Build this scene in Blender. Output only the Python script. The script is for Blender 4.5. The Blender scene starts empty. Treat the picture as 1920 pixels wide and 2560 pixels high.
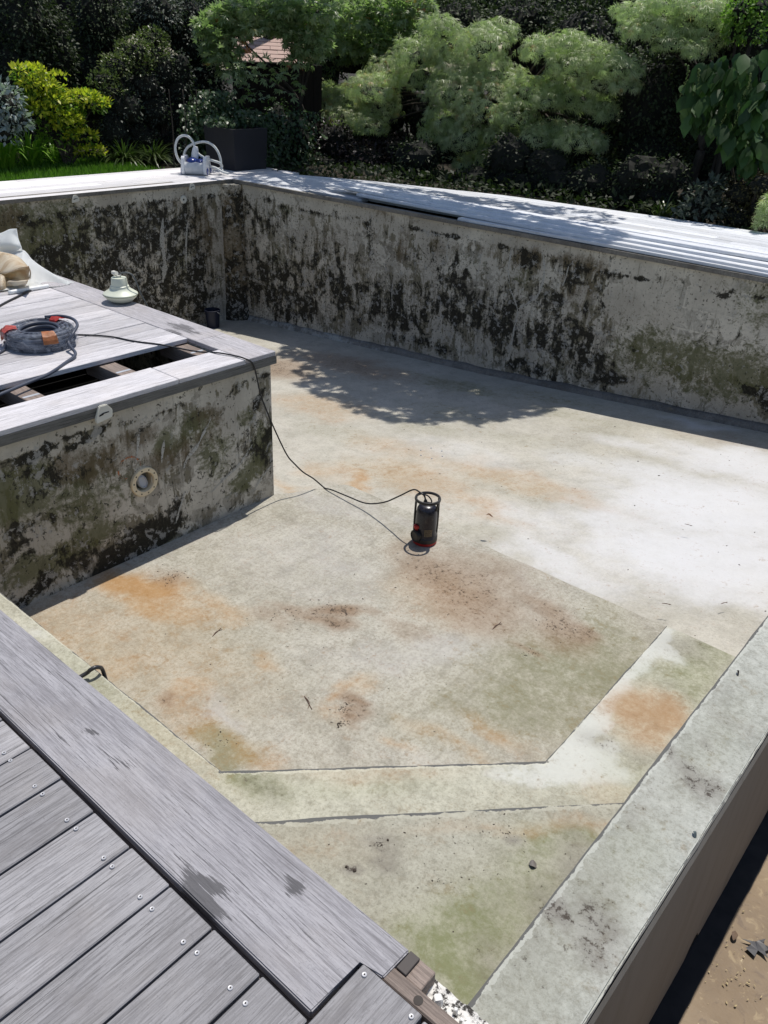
import bpy, bmesh, math, random
import numpy as np
from mathutils import Vector, Matrix, noise as mnoise

# ------------------------------------------------------------------ camera
SC = bpy.context.scene
COL = SC.collection
CAM_H = 1.55
F_PX, PITCH, ROLL, YAW = 2030.7, math.radians(29.345), math.radians(2.765), math.radians(39.342)
cp, sp, cy, sy = math.cos(PITCH), math.sin(PITCH), math.cos(YAW), math.sin(YAW)
FW = Vector((-sy*cp, cy*cp, -sp)); R0 = Vector((cy, sy, 0)); U0 = R0.cross(FW)
RT = R0*math.cos(ROLL) + U0*math.sin(ROLL); UP = -R0*math.sin(ROLL) + U0*math.cos(ROLL)
cam_data = bpy.data.cameras.new("camera"); cam = bpy.data.objects.new("camera", cam_data); COL.objects.link(cam)
m = Matrix((RT, UP, -FW)).transposed().to_4x4(); m.translation = (0, 0, CAM_H); cam.matrix_world = m
cam_data.sensor_fit = 'VERTICAL'; cam_data.sensor_height = 36; cam_data.lens = F_PX/2560*36
cam_data.clip_start = 0.05; cam_data.clip_end = 500
SC.camera = cam
PXS = 1920/1659.0
def ray(x, y):                       # a point of the photograph (1659 px wide) as a direction
    x *= PXS; y *= PXS
    return FW + RT*((x-960)/F_PX) - UP*((y-1280)/F_PX)
ORG = Vector((0, 0, CAM_H))
def onp(x, y, ax, v):                # where that direction meets the plane axis = v
    d = ray(x, y); return ORG + d*((v-ORG[ax])/d[ax])
def onz(x, y, z=0.0): return onp(x, y, 2, z)
def atd(x, y, dist):                 # at a horizontal distance
    d = ray(x, y); return ORG + d*(dist/math.hypot(d.x, d.y))

# ------------------------------------------------------------------ light
SUN_TO = Vector((-0.07, 0.345, 0.965)).normalized()
w = bpy.data.worlds.new("World"); SC.world = w; w.use_nodes = True
nt = w.node_tree; bg = nt.nodes["Background"]; sky = nt.nodes.new("ShaderNodeTexSky")
sky.sky_type = 'NISHITA'; sky.sun_disc = False
sky.sun_elevation = math.asin(SUN_TO.z); sky.sun_rotation = math.atan2(SUN_TO.x, SUN_TO.y)
nt.links.new(sky.outputs[0], bg.inputs[0]); bg.inputs[1].default_value = 0.11
sd = bpy.data.lights.new("sun", 'SUN'); sd.energy = 4.2; sd.angle = math.radians(0.5); sd.color = (1, 0.955, 0.89)
sun = bpy.data.objects.new("sun", sd); COL.objects.link(sun)
sun.rotation_euler = (-SUN_TO).to_track_quat('-Z', 'Y').to_euler(); sun.location = (0, 0, 30)
SC.view_settings.view_transform = 'Standard'; SC.view_settings.look = 'None'
SC.view_settings.exposure = 0.0; SC.view_settings.gamma = 1.0
SC.render.engine = 'CYCLES'
SC.cycles.max_bounces = 8; SC.cycles.diffuse_bounces = 5; SC.cycles.glossy_bounces = 3
SC.cycles.transmission_bounces = 6; SC.cycles.transparent_max_bounces = 12
SC.cycles.use_denoising = True; SC.cycles.caustics_reflective = False; SC.cycles.caustics_refractive = False

# ------------------------------------------------------------------ node helper
class NM:
    def __init__(s, name):
        s.m = bpy.data.materials.new(name); s.m.use_nodes = True
        s.t = s.m.node_tree; s.b = s.t.nodes["Principled BSDF"]; s.out = s.t.nodes["Material Output"]
        s._co = None
    def n(s, typ, **kw):
        x = s.t.nodes.new(typ)
        for k, v in kw.items(): setattr(x, k, v)
        return x
    def put(s, sock, v):
        if isinstance(v, bpy.types.NodeSocket): s.t.links.new(v, sock)
        elif v is not None:
            if sock.type == 'RGBA' and len(v) == 3: v = (*v, 1)
            sock.default_value = v
    @property
    def co(s):
        if s._co is None: s._co = s.n("ShaderNodeTexCoord").outputs["Object"]
        return s._co
    def map(s, scale=(1, 1, 1), rot=(0, 0, 0), loc=(0, 0, 0), vec=None):
        x = s.n("ShaderNodeMapping"); s.put(x.inputs[0], vec or s.co)
        x.inputs["Location"].default_value = loc; x.inputs["Rotation"].default_value = rot; x.inputs["Scale"].default_value = scale
        return x.outputs[0]
    def noise(s, scale, detail=6, rough=0.6, vec=None, dist=0.0):
        x = s.n("ShaderNodeTexNoise"); s.put(x.inputs["Vector"], vec or s.co)
        x.inputs["Scale"].default_value = scale; x.inputs["Detail"].default_value = detail
        x.inputs["Roughness"].default_value = rough; x.inputs["Distortion"].default_value = dist
        return x.outputs[0]
    def voro(s, scale, feature='F1', vec=None, rnd=1.0):
        x = s.n("ShaderNodeTexVoronoi", feature=feature); s.put(x.inputs["Vector"], vec or s.co)
        x.inputs["Scale"].default_value = scale; x.inputs["Randomness"].default_value = rnd
        return x.outputs[0]
    def math(s, op, a, b=None, clamp=False):
        x = s.n("ShaderNodeMath", operation=op, use_clamp=clamp); s.put(x.inputs[0], a)
        if b is not None: s.put(x.inputs[1], b)
        return x.outputs[0]
    def sstep(s, v, lo, hi, a=0.0, b=1.0):
        x = s.n("ShaderNodeMapRange", interpolation_type='SMOOTHSTEP'); s.put(x.inputs[0], v)
        x.inputs[1].default_value = lo; x.inputs[2].default_value = hi; x.inputs[3].default_value = a; x.inputs[4].default_value = b
        return x.outputs[0]
    def lin(s, v, lo, hi, a=0.0, b=1.0):
        x = s.n("ShaderNodeMapRange"); s.put(x.inputs[0], v)
        x.inputs[1].default_value = lo; x.inputs[2].default_value = hi; x.inputs[3].default_value = a; x.inputs[4].default_value = b
        return x.outputs[0]
    def mix(s, f, a, b, blend='MIX'):
        x = s.n("ShaderNodeMix", data_type='RGBA', blend_type=blend)
        s.put(x.inputs[0], f); s.put(x.inputs[6], a); s.put(x.inputs[7], b)
        return x.outputs[2]
    def ramp(s, f, *stops):
        x = s.n("ShaderNodeValToRGB"); s.put(x.inputs[0], f); e = x.color_ramp.elements
        while len(e) < len(stops): e.new(0.5)
        for el, (p, c) in zip(e, stops): el.position = p; el.color = (*c, 1) if len(c) == 3 else c
        return x.outputs[0]
    def attr(s, name):
        return s.n("ShaderNodeAttribute", attribute_name=name)
    def sep(s, c):
        x = s.n("ShaderNodeSeparateColor"); s.put(x.inputs[0], c); return x.outputs
    def thr(s, mask, noi, gain=2.6, soft=0.1):   # a painted mask broken up by a noise into a ragged outline
        v = s.math('ADD', mask, s.math('MULTIPLY', s.math('SUBTRACT', noi, 0.5), gain))
        return s.sstep(v, 0.5-soft, 0.5+soft)
    def done(s, color, rough=0.85, bump=None, strength=0.3, dist=0.01, spec=0.3):
        s.put(s.b.inputs["Base Color"], color); s.put(s.b.inputs["Roughness"], rough)
        s.b.inputs["Specular IOR Level"].default_value = spec
        if bump is not None:
            x = s.n("ShaderNodeBump"); s.put(x.inputs["Height"], bump)
            x.inputs["Strength"].default_value = strength; x.inputs["Distance"].default_value = dist
            s.t.links.new(x.outputs[0], s.b.inputs["Normal"])
        return s.m
def plain(name, col, rough=0.5, metal=0.0, var=0.12, scale=14, spec=0.4):
    M = NM(name); n = M.noise(scale, 5, 0.6)
    c = M.mix(n, tuple(max(0, v*(1-var*2)) for v in col), tuple(min(1, v*(1+var*2)) for v in col))
    M.b.inputs["Metallic"].default_value = metal
    return M.done(c, M.lin(n, 0.3, 0.7, rough*0.85, min(1, rough*1.15)), n, 0.08, 0.004, spec)

# ------------------------------------------------------------------ objects
def tag(o, label=None, cat=None, group=None, kind=None):
    if label: o["label"] = label
    if cat: o["category"] = cat
    if group: o["group"] = group
    if kind: o["kind"] = kind
    return o
def thing(name, loc, label, cat, group=None, rz=0.0):
    o = bpy.data.objects.new(name, None); COL.objects.link(o); o.empty_display_size = 0.1
    o.location = loc; o.rotation_euler = (0, 0, rz)
    return tag(o, label, cat, group)
def wm(o):
    mm = Matrix.LocRotScale(o.location, o.rotation_euler, o.scale)
    return wm(o.parent) @ mm if o.parent else mm
def link(name, me, mat, parent=None, origin=None, smooth=False, world=True):
    """me holds world coordinates (world=True) or coordinates of its parent."""
    for mt in (mat if isinstance(mat, (list, tuple)) else [mat]): me.materials.append(mt)
    o = bpy.data.objects.new(name, me); COL.objects.link(o)
    if parent is not None:
        if world: me.transform(wm(parent).inverted())
        o.parent = parent
    if origin is None:
        n = len(me.vertices); co = np.empty(n*3); me.vertices.foreach_get("co", co); co = co.reshape(-1, 3)
        mn, mx = co.min(0), co.max(0); origin = ((mn[0]+mx[0])/2, (mn[1]+mx[1])/2, mn[2])
    me.transform(Matrix.Translation([-float(v) for v in origin])); o.location = [float(v) for v in origin]
    if smooth: me.polygons.foreach_set("use_smooth", [True]*len(me.polygons))
    return o
def from_bm(name, bm, mat, parent=None, smooth=False, paint=None, world=True, recalc=True):
    me = bpy.data.meshes.new(name)
    if recalc: bmesh.ops.recalc_face_normals(bm, faces=bm.faces)
    if smooth == 'auto':
        for f in bm.faces: f.smooth = True
        for e in bm.edges:
            if len(e.link_faces) == 2 and e.calc_face_angle(0) > 0.6: e.smooth = False
    bm.to_mesh(me); bm.free()
    if paint: paint(me)
    return link(name, me, mat, parent, None, smooth is True, world)
def box(bm, x0, x1, y0, y1, z0, z1, bev=0.0):
    r = bmesh.ops.create_cube(bm, size=1)
    vs = r["verts"]
    bmesh.ops.scale(bm, vec=(abs(x1-x0), abs(y1-y0), abs(z1-z0)), verts=vs)
    bmesh.ops.translate(bm, vec=((x0+x1)/2, (y0+y1)/2, (z0+z1)/2), verts=vs)
    if bev > 0:
        es = list({e for v in vs for e in v.link_edges})
        bmesh.ops.bevel(bm, geom=es, offset=bev, segments=1, affect='EDGES', clamp_overlap=True)
    return vs
def prism(bm, pts, z0, z1):
    lo = [bm.verts.new((x, y, z0)) for x, y in pts]; hi = [bm.verts.new((x, y, z1)) for x, y in pts]
    bm.faces.new(lo[::-1]); bm.faces.new(hi); n = len(pts)
    for i in range(n): bm.faces.new((lo[i], lo[(i+1) % n], hi[(i+1) % n], hi[i]))
def gridify(bm, step, axes=(0, 1, 2)):
    for ax in axes:
        vs = [v.co[ax] for v in bm.verts]; a, b = min(vs), max(vs)
        no = [0, 0, 0]; no[ax] = 1
        k = int((b-a)/step)
        for i in range(1, k+1):
            p = [0, 0, 0]; p[ax] = a + i*(b-a)/(k+1)
            bmesh.ops.bisect_plane(bm, geom=bm.verts[:]+bm.edges[:]+bm.faces[:], plane_co=p, plane_no=no, dist=1e-6)
def lathe(bm, prof, seg=32, M4=None, cap=True):
    rings = []
    for r, z in prof:
        ring = []
        for i in range(seg):
            a = 2*math.pi*i/seg; v = Vector((r*math.cos(a), r*math.sin(a), z))
            ring.append(bm.verts.new(M4 @ v if M4 else v))
        rings.append(ring)
    for a, b in zip(rings, rings[1:]):
        for i in range(seg): bm.faces.new((a[i], a[(i+1) % seg], b[(i+1) % seg], b[i]))
    if cap:
        if prof[0][0] > 1e-5: bm.faces.new(rings[0][::-1])
        if prof[-1][0] > 1e-5: bm.faces.new(rings[-1])
def catmull(pts, n=8):
    P = [Vector(p) for p in pts]; P = [P[0]*2-P[1]] + P + [P[-1]*2-P[-2]]; out = []
    for i in range(1, len(P)-2):
        a, b, c, d = P[i-1:i+3]
        for k in range(n):
            t = k/n
            out.append(0.5*((2*b)+(c-a)*t+(2*a-5*b+4*c-d)*t*t+(3*b-a-3*c+d)*t**3))
    out.append(P[-2]); return out
def tube(bm, pts, r, sides=8, smooth=8, rads=None):
    P = catmull(pts, smooth) if smooth else [Vector(p) for p in pts]
    if len(P) < 2: return
    t = (P[1]-P[0]).normalized(); nrm = t.orthogonal().normalized(); prev = None; rings = []
    for i, p in enumerate(P):
        t2 = (P[min(i+1, len(P)-1)]-P[max(i-1, 0)])
        if t2.length < 1e-9: t2 = t
        t2.normalize(); q = t.rotation_difference(t2); nrm = (q @ nrm).normalized(); t = t2; b = t.cross(nrm)
        rr = r if rads is None else rads[0]+(rads[1]-rads[0])*i/(len(P)-1)
        rings.append([bm.verts.new(p+(nrm*math.cos(2*math.pi*k/sides)+b*math.sin(2*math.pi*k/sides))*rr) for k in range(sides)])
    for a, b in zip(rings, rings[1:]):
        for k in range(sides): bm.faces.new((a[k], a[(k+1) % sides], b[(k+1) % sides], b[k]))
    bm.faces.new(rings[0][::-1]); bm.faces.new(rings[-1])

def painter(blobs, lines=(), warp=0.10, wscale=3.5, extra=None):
    """Stain map of a surface: blobs (x, y, z, r1, r2, angle in the plane, channel, amount, plane axis)."""
    def paint(me):
        n = len(me.vertices); co = np.empty(n*3); me.vertices.foreach_get("co", co); co = co.reshape(-1, 3)
        wv = np.array([mnoise.noise_vector(Vector(c)*wscale)[:] for c in co])*warp
        wv += np.array([mnoise.noise_vector(Vector(c)*wscale*3.1)[:] for c in co])*warp*0.4
        q = co + wv
        out = np.zeros((n, 4))
        for (c, r1, r2, ang, ch, amt, ax) in blobs:
            i, j = {2: (0, 1), 0: (1, 2), 1: (0, 2)}[ax]
            du, dv = q[:, i]-c[i], q[:, j]-c[j]; ca, sa = math.cos(ang), math.sin(ang)
            d = np.sqrt(((du*ca+dv*sa)/r1)**2+((-du*sa+dv*ca)/r2)**2)
            f = np.clip(1.25-d*0.75, 0, 1); f = f*f*(3-2*f)
            out[:, ch] = np.maximum(out[:, ch], f*amt) if amt >= 0 else out[:, ch]*(1+f*amt)
        if extra: extra(co, q, out)
        a = me.color_attributes.new("stain", 'FLOAT_COLOR', 'POINT')
        a.data.foreach_set("color", np.clip(out, 0, 1).astype(np.float32).ravel())
    return paint
def set_tint(me, vals):               # one value per face corner domain -> per vertex attribute
    a = me.attributes.new("tint", 'FLOAT', 'FACE'); a.data.foreach_set("value", np.asarray(vals, np.float32))
# ------------------------------------------------------------------ materials of the pool
def render_base(M, co, base, lo, contrast, brush=None):
    """Cement with tone patches, pores, trowel scratches and grit at the centimetre scale."""
    big = M.noise(1.5, 8, 0.65, co); mid = M.noise(7, 12, 0.72, co); fine = M.noise(62, 8, 0.8, co); grit = M.noise(150, 5, 0.8, co)
    scr = M.noise(20, 12, 0.82, co, 0.4)
    c = M.mix(M.sstep(big, 0.36, 0.64), lo, base)
    c = M.mix(M.math('MULTIPLY', M.sstep(mid, 0.47, 0.64), 0.5*contrast), c, tuple(v*0.66 for v in lo))
    c = M.mix(M.math('MULTIPLY', M.sstep(mid, 0.46, 0.36), 0.4*contrast), c, tuple(min(.8, v*1.12) for v in base))
    c = M.mix(M.math('MULTIPLY', M.sstep(scr, 0.515, 0.60), 0.42*contrast), c, (lo[0]*0.60, lo[1]*0.56, lo[2]*0.50))
    c = M.mix(M.math('MULTIPLY', M.sstep(scr, 0.47, 0.40), 0.34*contrast), c, tuple(min(.8, v*1.22) for v in base))
    c = M.mix(M.math('MULTIPLY', M.sstep(fine, 0.50, 0.60), 0.48*contrast), c, (lo[0]*0.52, lo[1]*0.50, lo[2]*0.46))
    c = M.mix(M.math('MULTIPLY', M.sstep(fine, 0.47, 0.40), 0.30*contrast), c, tuple(min(.8, v*1.25) for v in base))
    c = M.mix(M.math('MULTIPLY', M.sstep(grit, 0.52, 0.62), 0.40*contrast), c, tuple(v*0.45 for v in lo))
    if brush is not None: c = M.mix(M.math('MULTIPLY', M.sstep(brush, 0.52, 0.62), 0.30), c, tuple(v*0.58 for v in lo))
    return c, mid, fine, grit, scr
def stains(M, c, R, G, B, A, co, rust, green, brown, lime, dark=(0.045, 0.034, 0.026), lsoft=0.2, spk=0.38):
    nA = M.noise(5.5, 14, 0.74, co); nB = M.noise(15, 12, 0.78, co, 0.3); nC = M.noise(48, 8, 0.8, co)
    mixn = lambda p, q, r: M.math('ADD', M.math('ADD', M.math('MULTIPLY', nA, p), M.math('MULTIPLY', nB, q)), M.math('MULTIPLY', nC, r))
    n1 = mixn(.5, .3, .2); n2 = mixn(.25, .45, .3); n3 = mixn(.15, .35, .5)
    c = M.mix(M.math('MULTIPLY', A, 0.4 if lsoft > .3 else 0.12), c, lime); L = M.thr(M.math('MULTIPLY', A, 0.9), n1, 3.0, lsoft); c = M.mix(M.math('MULTIPLY', L, 0.8), c, lime)
    c = M.mix(M.math('MULTIPLY', G, 0.42), c, (green[0]*1.5, green[1]*1.45, green[2]*1.5)); g = M.thr(M.math('MULTIPLY', G, 0.75), n2, 4.2, 0.32); c = M.mix(M.math('MULTIPLY', g, 0.72), c, green)
    c = M.mix(M.math('MULTIPLY', R, 0.52), c, (rust[0]*1.05, rust[1]*1.15, rust[2]*1.3)); r = M.thr(M.math('MULTIPLY', R, 0.70), n2, 4.2, 0.45); c = M.mix(M.math('MULTIPLY', r, 0.72), c, M.mix(nB, rust, tuple(v*0.55 for v in rust)))
    c = M.mix(M.math('MULTIPLY', B, 0.82), c, (brown[0]*1.6, brown[1]*1.55, brown[2]*1.5)); b = M.thr(M.math('MULTIPLY', B, 0.60), n3, 4.0, 0.40); c = M.mix(M.math('MULTIPLY', b, 0.55), c, brown)
    k = M.thr(M.math('SUBTRACT', M.math('MULTIPLY', B, 0.80), spk), M.math('ADD', M.math('MULTIPLY', nC, .7), M.math('MULTIPLY', nB, .3)), 5.0, 0.10); c = M.mix(M.math('MULTIPLY', k, 0.85), c, dark)
    return c
def mat_floor(name, base, lo, streak=1.0, contrast=1.0, lime=(0.46, 0.45, 0.44)):
    """Cement render: stain.R rust, G algae, B brown dirt, A pale lime bloom."""
    M = NM(name); st = M.attr("stain"); R, G, B = M.sep(st.outputs["Color"])[:3]; A = st.outputs["Alpha"]
    brush = M.noise(34, 8, 0.8, M.map((1.0, 0.10, 1.0), (0, 0, math.radians(-8))))
    c, mid, fine, grit, scr = render_base(M, M.co, base, lo, contrast, brush if streak > .5 else None)
    c = stains(M, c, R, G, B, A, M.co, (0.43, 0.225, 0.07), (0.165, 0.165, 0.09), (0.155, 0.105, 0.066), lime, lsoft=0.6)
    h = M.math('ADD', M.math('MULTIPLY', brush, 0.8*streak), M.math('ADD', M.math('MULTIPLY', fine, 0.8), M.math('MULTIPLY', grit, 0.5)))
    return M.done(c, M.lin(mid, 0.3, 0.7, 0.68, 0.9), h, 0.55, 0.004, 0.25)

def mat_edge(name, base, lo, edges, lime=(0.56, 0.57, 0.53)):
    """Ledge concrete: like the floor, with a chipped dark line along each listed edge (start, end, inward normal)."""
    M = NM(name); st = M.attr("stain"); R, G, B = M.sep(st.outputs["Color"])[:3]; A = st.outputs["Alpha"]
    geo = M.n("ShaderNodeNewGeometry").outputs["Position"]
    c, mid, fine, grit, scr = render_base(M, geo, base, lo, 0.9)
    c = stains(M, c, R, G, B, A, geo, (0.40, 0.235, 0.11), (0.145, 0.162, 0.068), (0.12, 0.112, 0.10), lime, spk=0.22)
    def dotp(n):
        dt = M.n("ShaderNodeVectorMath", operation='DOT_PRODUCT'); M.put(dt.inputs[0], geo); dt.inputs[1].default_value = (n[0], n[1], 0)
        return dt.outputs["Value"]
    for (p, q, nrm, wd, amt) in edges:
        dv = Vector((q[0]-p[0], q[1]-p[1])); L = dv.length; dv.normalize()
        d = M.math('SUBTRACT', dotp(nrm), p[0]*nrm[0]+p[1]*nrm[1])
        t = M.math('SUBTRACT', dotp(dv), p[0]*dv[0]+p[1]*dv[1])
        inside = M.math('MULTIPLY', M.math('GREATER_THAN', t, -0.01), M.math('LESS_THAN', t, L+0.01)); inside = M.math('MULTIPLY', inside, M.math('GREATER_THAN', d, -0.03))
        rag = M.noise(9, 10, 0.75, geo); e1_ = M.math('MULTIPLY', M.math('SUBTRACT', rag, 0.28), wd*3.2)
        rim = M.math('MULTIPLY', M.math('LESS_THAN', d, M.math('MULTIPLY', M.math('SUBTRACT', M.noise(14, 8, .7, geo), 0.3), wd*6)), inside)
        c = M.mix(M.math('MULTIPLY', rim, 0.45), c, tuple(min(.7, v*1.25) for v in base))
        near = M.math('MULTIPLY', M.math('LESS_THAN', d, e1_), inside)
        c = M.mix(M.math('MULTIPLY', near, M.sstep(M.noise(2.6, 6, 0.6, geo), 0.5-0.3*amt, 0.56-0.3*amt)), c, (0.115, 0.115, 0.11))
    h = M.math('ADD', M.math('MULTIPLY', mid, 0.6), M.math('ADD', M.math('MULTIPLY', fine, 0.8), M.math('MULTIPLY', grit, 0.5)))
    return M.done(c, M.lin(mid, 0.3, 0.7, 0.68, 0.9), h, 0.5, 0.004, 0.25)

BR_ROT = {'long_wall_plaster': (math.pi/2, 0, 0), 'island_wall_plaster': (math.pi/2, 0, math.pi/2), 'back_wall_plaster': (math.pi/2, 0, math.pi/2)}
def mat_wall(name, up=2):
    """Peeling plaster: stain.R brown, G moss, B black algae, A clean pale plaster."""
    M = NM(name); st = M.attr("stain"); R, G, B = M.sep(st.outputs["Color"])[:3]; A = st.outputs["Alpha"]
    big = M.noise(1.6, 5, 0.6); mid = M.noise(4.5, 9, 0.68, dist=0.6); n3 = M.noise(9, 9, 0.66, dist=0.8); fine = M.noise(55, 5, 0.7)
    drip = M.noise(7, 8, 0.68, M.map((1.5, 1.5, 0.35)), 0.4)
    c = M.mix(M.sstep(big, 0.36, 0.64), (0.43, 0.39, 0.32), (0.62, 0.575, 0.48))
    c = M.mix(M.math('MULTIPLY', M.sstep(fine, 0.5, 0.72), 0.3), c, (0.2, 0.19, 0.17))
    # patches where the skim coat has come off, down to a darker coat
    peel = M.thr(M.math('SUBTRACT', M.lin(B, 0, 1, 0.36, 0.78), M.math('MULTIPLY', A, 0.6)), M.math('ADD', M.math('MULTIPLY', mid, 0.55), M.math('MULTIPLY', drip, 0.45)), 4.0, 0.05)
    brk = M.n("ShaderNodeTexBrick"); M.put(brk.inputs['Vector'], M.map((1, 1, 1), BR_ROT.get(name, (0, 0, 0)))); brk.inputs['Scale'].default_value = 1.0; brk.inputs['Brick Width'].default_value = 0.5; brk.inputs['Row Height'].default_value = 0.2; brk.inputs['Mortar Size'].default_value = 0.008
    brk.inputs['Color1'].default_value = (0.12, 0.12, 0.12, 1); brk.inputs['Color2'].default_value = (0.9, 0.9, 0.9, 1); brk.inputs['Mortar'].default_value = (0.5, 0.5, 0.5, 1)
    bt = M.sep(brk.outputs[0])[0]
    c = M.mix(M.math('MULTIPLY', peel, 0.85), c, M.mix(M.sstep(M.math('ADD', n3, M.math('MULTIPLY', M.math('SUBTRACT', bt, 0.5), 0.16)), 0.4, 0.6), (0.135, 0.118, 0.070), (0.265, 0.235, 0.165)))
    c = M.mix(M.math('MULTIPLY', M.math('MULTIPLY', M.math('GREATER_THAN', bt, 0.62), M.sstep(big, 0.5, 0.58)), M.math('MULTIPLY', M.sstep(n3, 0.40, 0.52), 0.5)), c, (0.20, 0.185, 0.155))
    pl2 = M.thr(M.math('SUBTRACT', 0.42, M.math('MULTIPLY', A, 0.4)), M.math('ADD', M.math('MULTIPLY', n3, 0.6), M.math('MULTIPLY', big, 0.4)), 4.5, 0.05)
    c = M.mix(M.math('MULTIPLY', pl2, 0.5), c, (0.20, 0.178, 0.14))
    # moss and brown water stains
    g = M.thr(M.math('MULTIPLY', G, 0.95), M.math('ADD', M.math('MULTIPLY', n3, 0.6), M.math('MULTIPLY', fine, 0.4)), 3.2, 0.28)
    c = M.mix(M.math('MULTIPLY', g, 0.8), c, M.mix(n3, (0.15, 0.145, 0.055), (0.055, 0.066, 0.022)))
    r = M.thr(M.math('MULTIPLY', R, 0.95), M.math('ADD', M.math('MULTIPLY', drip, 0.7), M.math('MULTIPLY', fine, 0.3)), 2.6, 0.3)
    c = M.mix(M.math('MULTIPLY', r, 0.8), c, M.mix(n3, (0.16, 0.115, 0.06), (0.075, 0.058, 0.03)))
    # black algae: crisp ragged flakes
    nb = M.math('ADD', M.math('MULTIPLY', mid, 0.42), M.math('ADD', M.math('MULTIPLY', n3, 0.26), M.math('MULTIPLY', drip, 0.32)))
    run = M.noise(16, 8, 0.72, M.map((1.6, 1.6, 0.16)), 0.5)
    rk = M.thr(M.math('MULTIPLY', B, 0.55), run, 4.2, 0.25); c = M.mix(M.math('MULTIPLY', rk, 0.45), c, (0.085, 0.075, 0.048))
    k = M.thr(M.math('MULTIPLY', B, 0.92), nb, 5.2, 0.12)
    c = M.mix(M.math('MULTIPLY', k, 0.94), c, M.mix(M.sstep(fine, 0.35, 0.7), (0.010, 0.009, 0.007), (0.045, 0.040, 0.028)))
    spk = M.thr(M.lin(B, 0, 1, 0.0, 0.42), M.noise(34, 6, 0.7), 4.5, 0.06)
    c = M.mix(M.math('MULTIPLY', spk, 0.85), c, (0.03, 0.028, 0.02))
    # pale flakes that survive on the dark parts
    wf = M.thr(M.math('MULTIPLY', B, 0.36), M.noise(15, 10, 0.76, dist=0.2), 4.5, 0.06)
    c = M.mix(M.math('MULTIPLY', wf, 0.75), c, (0.36, 0.35, 0.32))
    h = M.math('SUBTRACT', M.math('ADD', M.math('MULTIPLY', fine, 0.5), M.math('MULTIPLY', n3, 0.4)), M.math('MULTIPLY', peel, 0.5))
    return M.done(c, 0.88, h, 0.5, 0.006, 0.2)

def mat_wood(name, axis, dark, light, stain=False, rough=0.62, grain=1.0, spec=0.3):
    """Weathered deck board; axis = direction of the grain."""
    M = NM(name)
    def st(k): v = [1.0, 1.0, 1.0]; v[axis] = k; return tuple(v)
    g0 = M.noise(260, 4, 0.7, M.map(st(0.035)), 0.3); g1 = M.noise(120, 6, 0.75, M.map(st(0.05)), 0.5); g2 = M.noise(22, 6, 0.7, M.map(st(0.12)), 0.8)
    big = M.noise(2.2, 6, 0.65); blot = M.noise(9, 8, 0.7, M.map(st(0.5))); grit = M.noise(230, 3, 0.7)
    t = M.attr("tint").outputs["Fac"]
    c = M.mix(M.sstep(M.math('ADD', M.math('MULTIPLY', g1, 0.65), M.math('MULTIPLY', g2, 0.35)), 0.40, 0.60), dark, light)
    c = M.mix(M.math('MULTIPLY', M.sstep(g0, 0.52, 0.62), 0.55*grain), c, tuple(v*0.52 for v in dark))
    c = M.mix(M.math('MULTIPLY', M.sstep(g1, 0.55, 0.63), 0.55*grain), c, tuple(v*0.5 for v in dark))
    c = M.mix(M.math('MULTIPLY', M.sstep(g0, 0.47, 0.38), 0.30*grain), c, tuple(min(.9, v*1.15) for v in light))
    c = M.mix(M.math('MULTIPLY', M.sstep(blot, 0.5, 0.66), 0.38*grain), c, (dark[0]*0.78, dark[1]*0.75, dark[2]*0.72))
    c = M.mix(M.math('MULTIPLY', M.sstep(big, 0.46, 0.64), 0.30), c, (light[0]*1.0, light[1]*0.955, light[2]*0.88))
    c = M.mix(M.math('MULTIPLY', M.sstep(grit, 0.6, 0.68), 0.35*grain), c, tuple(v*0.4 for v in dark))
    tn = M.lin(t, 0, 1, 0.78, 1.12); cc = M.n("ShaderNodeCombineColor"); [M.put(cc.inputs[i], tn) for i in range(3)]
    c = M.mix(1.0, c, cc.outputs[0], 'MULTIPLY')
    chk = M.sstep(M.noise(150, 4, 0.65, M.map(st(0.014)), 0.3), 0.625, 0.66)
    c = M.mix(M.math('MULTIPLY', chk, 0.75), c, tuple(v*0.2 for v in dark))
    ro = M.lin(g2, 0.3, 0.7, rough*0.9, min(1, rough*1.15))
    if stain:
        B = M.sep(M.attr("stain").outputs["Color"])[2]
        k = M.thr(B, M.math('ADD', M.math('MULTIPLY', g0, 0.35), M.math('ADD', M.math('MULTIPLY', g1, 0.35), M.math('MULTIPLY', g2, 0.3))), 5.5, 0.08)
        c = M.mix(M.math('MULTIPLY', k, 0.82), c, tuple(v*0.27 for v in dark))
    h = M.math('ADD', M.math('MULTIPLY', g0, 0.5), M.math('MULTIPLY', g1, 0.8))
    return M.done(c, ro, h, 0.45, 0.003, spec)

NEAR_WOOD_X = mat_wood("near_plank_wood", 0, (0.228, 0.221, 0.236), (0.385, 0.376, 0.396), True)
NEAR_WOOD_Y = mat_wood("near_board_wood", 1, (0.222, 0.216, 0.224), (0.365, 0.357, 0.369))
PEN_WOOD_X = mat_wood("island_plank_wood", 0, (0.34, 0.325, 0.335), (0.50, 0.48, 0.50), True)
PEN_WOOD_Y = mat_wood("island_board_wood", 1, (0.44, 0.425, 0.435), (0.64, 0.62, 0.64), grain=0.75)
BACK_WOOD = mat_wood("back_board_wood", 1, (0.70, 0.68, 0.69), (0.84, 0.825, 0.835), grain=0.5)
LONG_WOOD = mat_wood("long_board_wood", 0, (0.54, 0.56, 0.60), (0.76, 0.78, 0.81), grain=0.45)
LOOSE_WOOD = mat_wood("loose_board_wood", 0, (0.62, 0.64, 0.68), (0.80, 0.815, 0.84), grain=0.35)
FASCIA = mat_wood("fascia_wood", 1, (0.10, 0.098, 0.09), (0.19, 0.185, 0.17))
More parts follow.
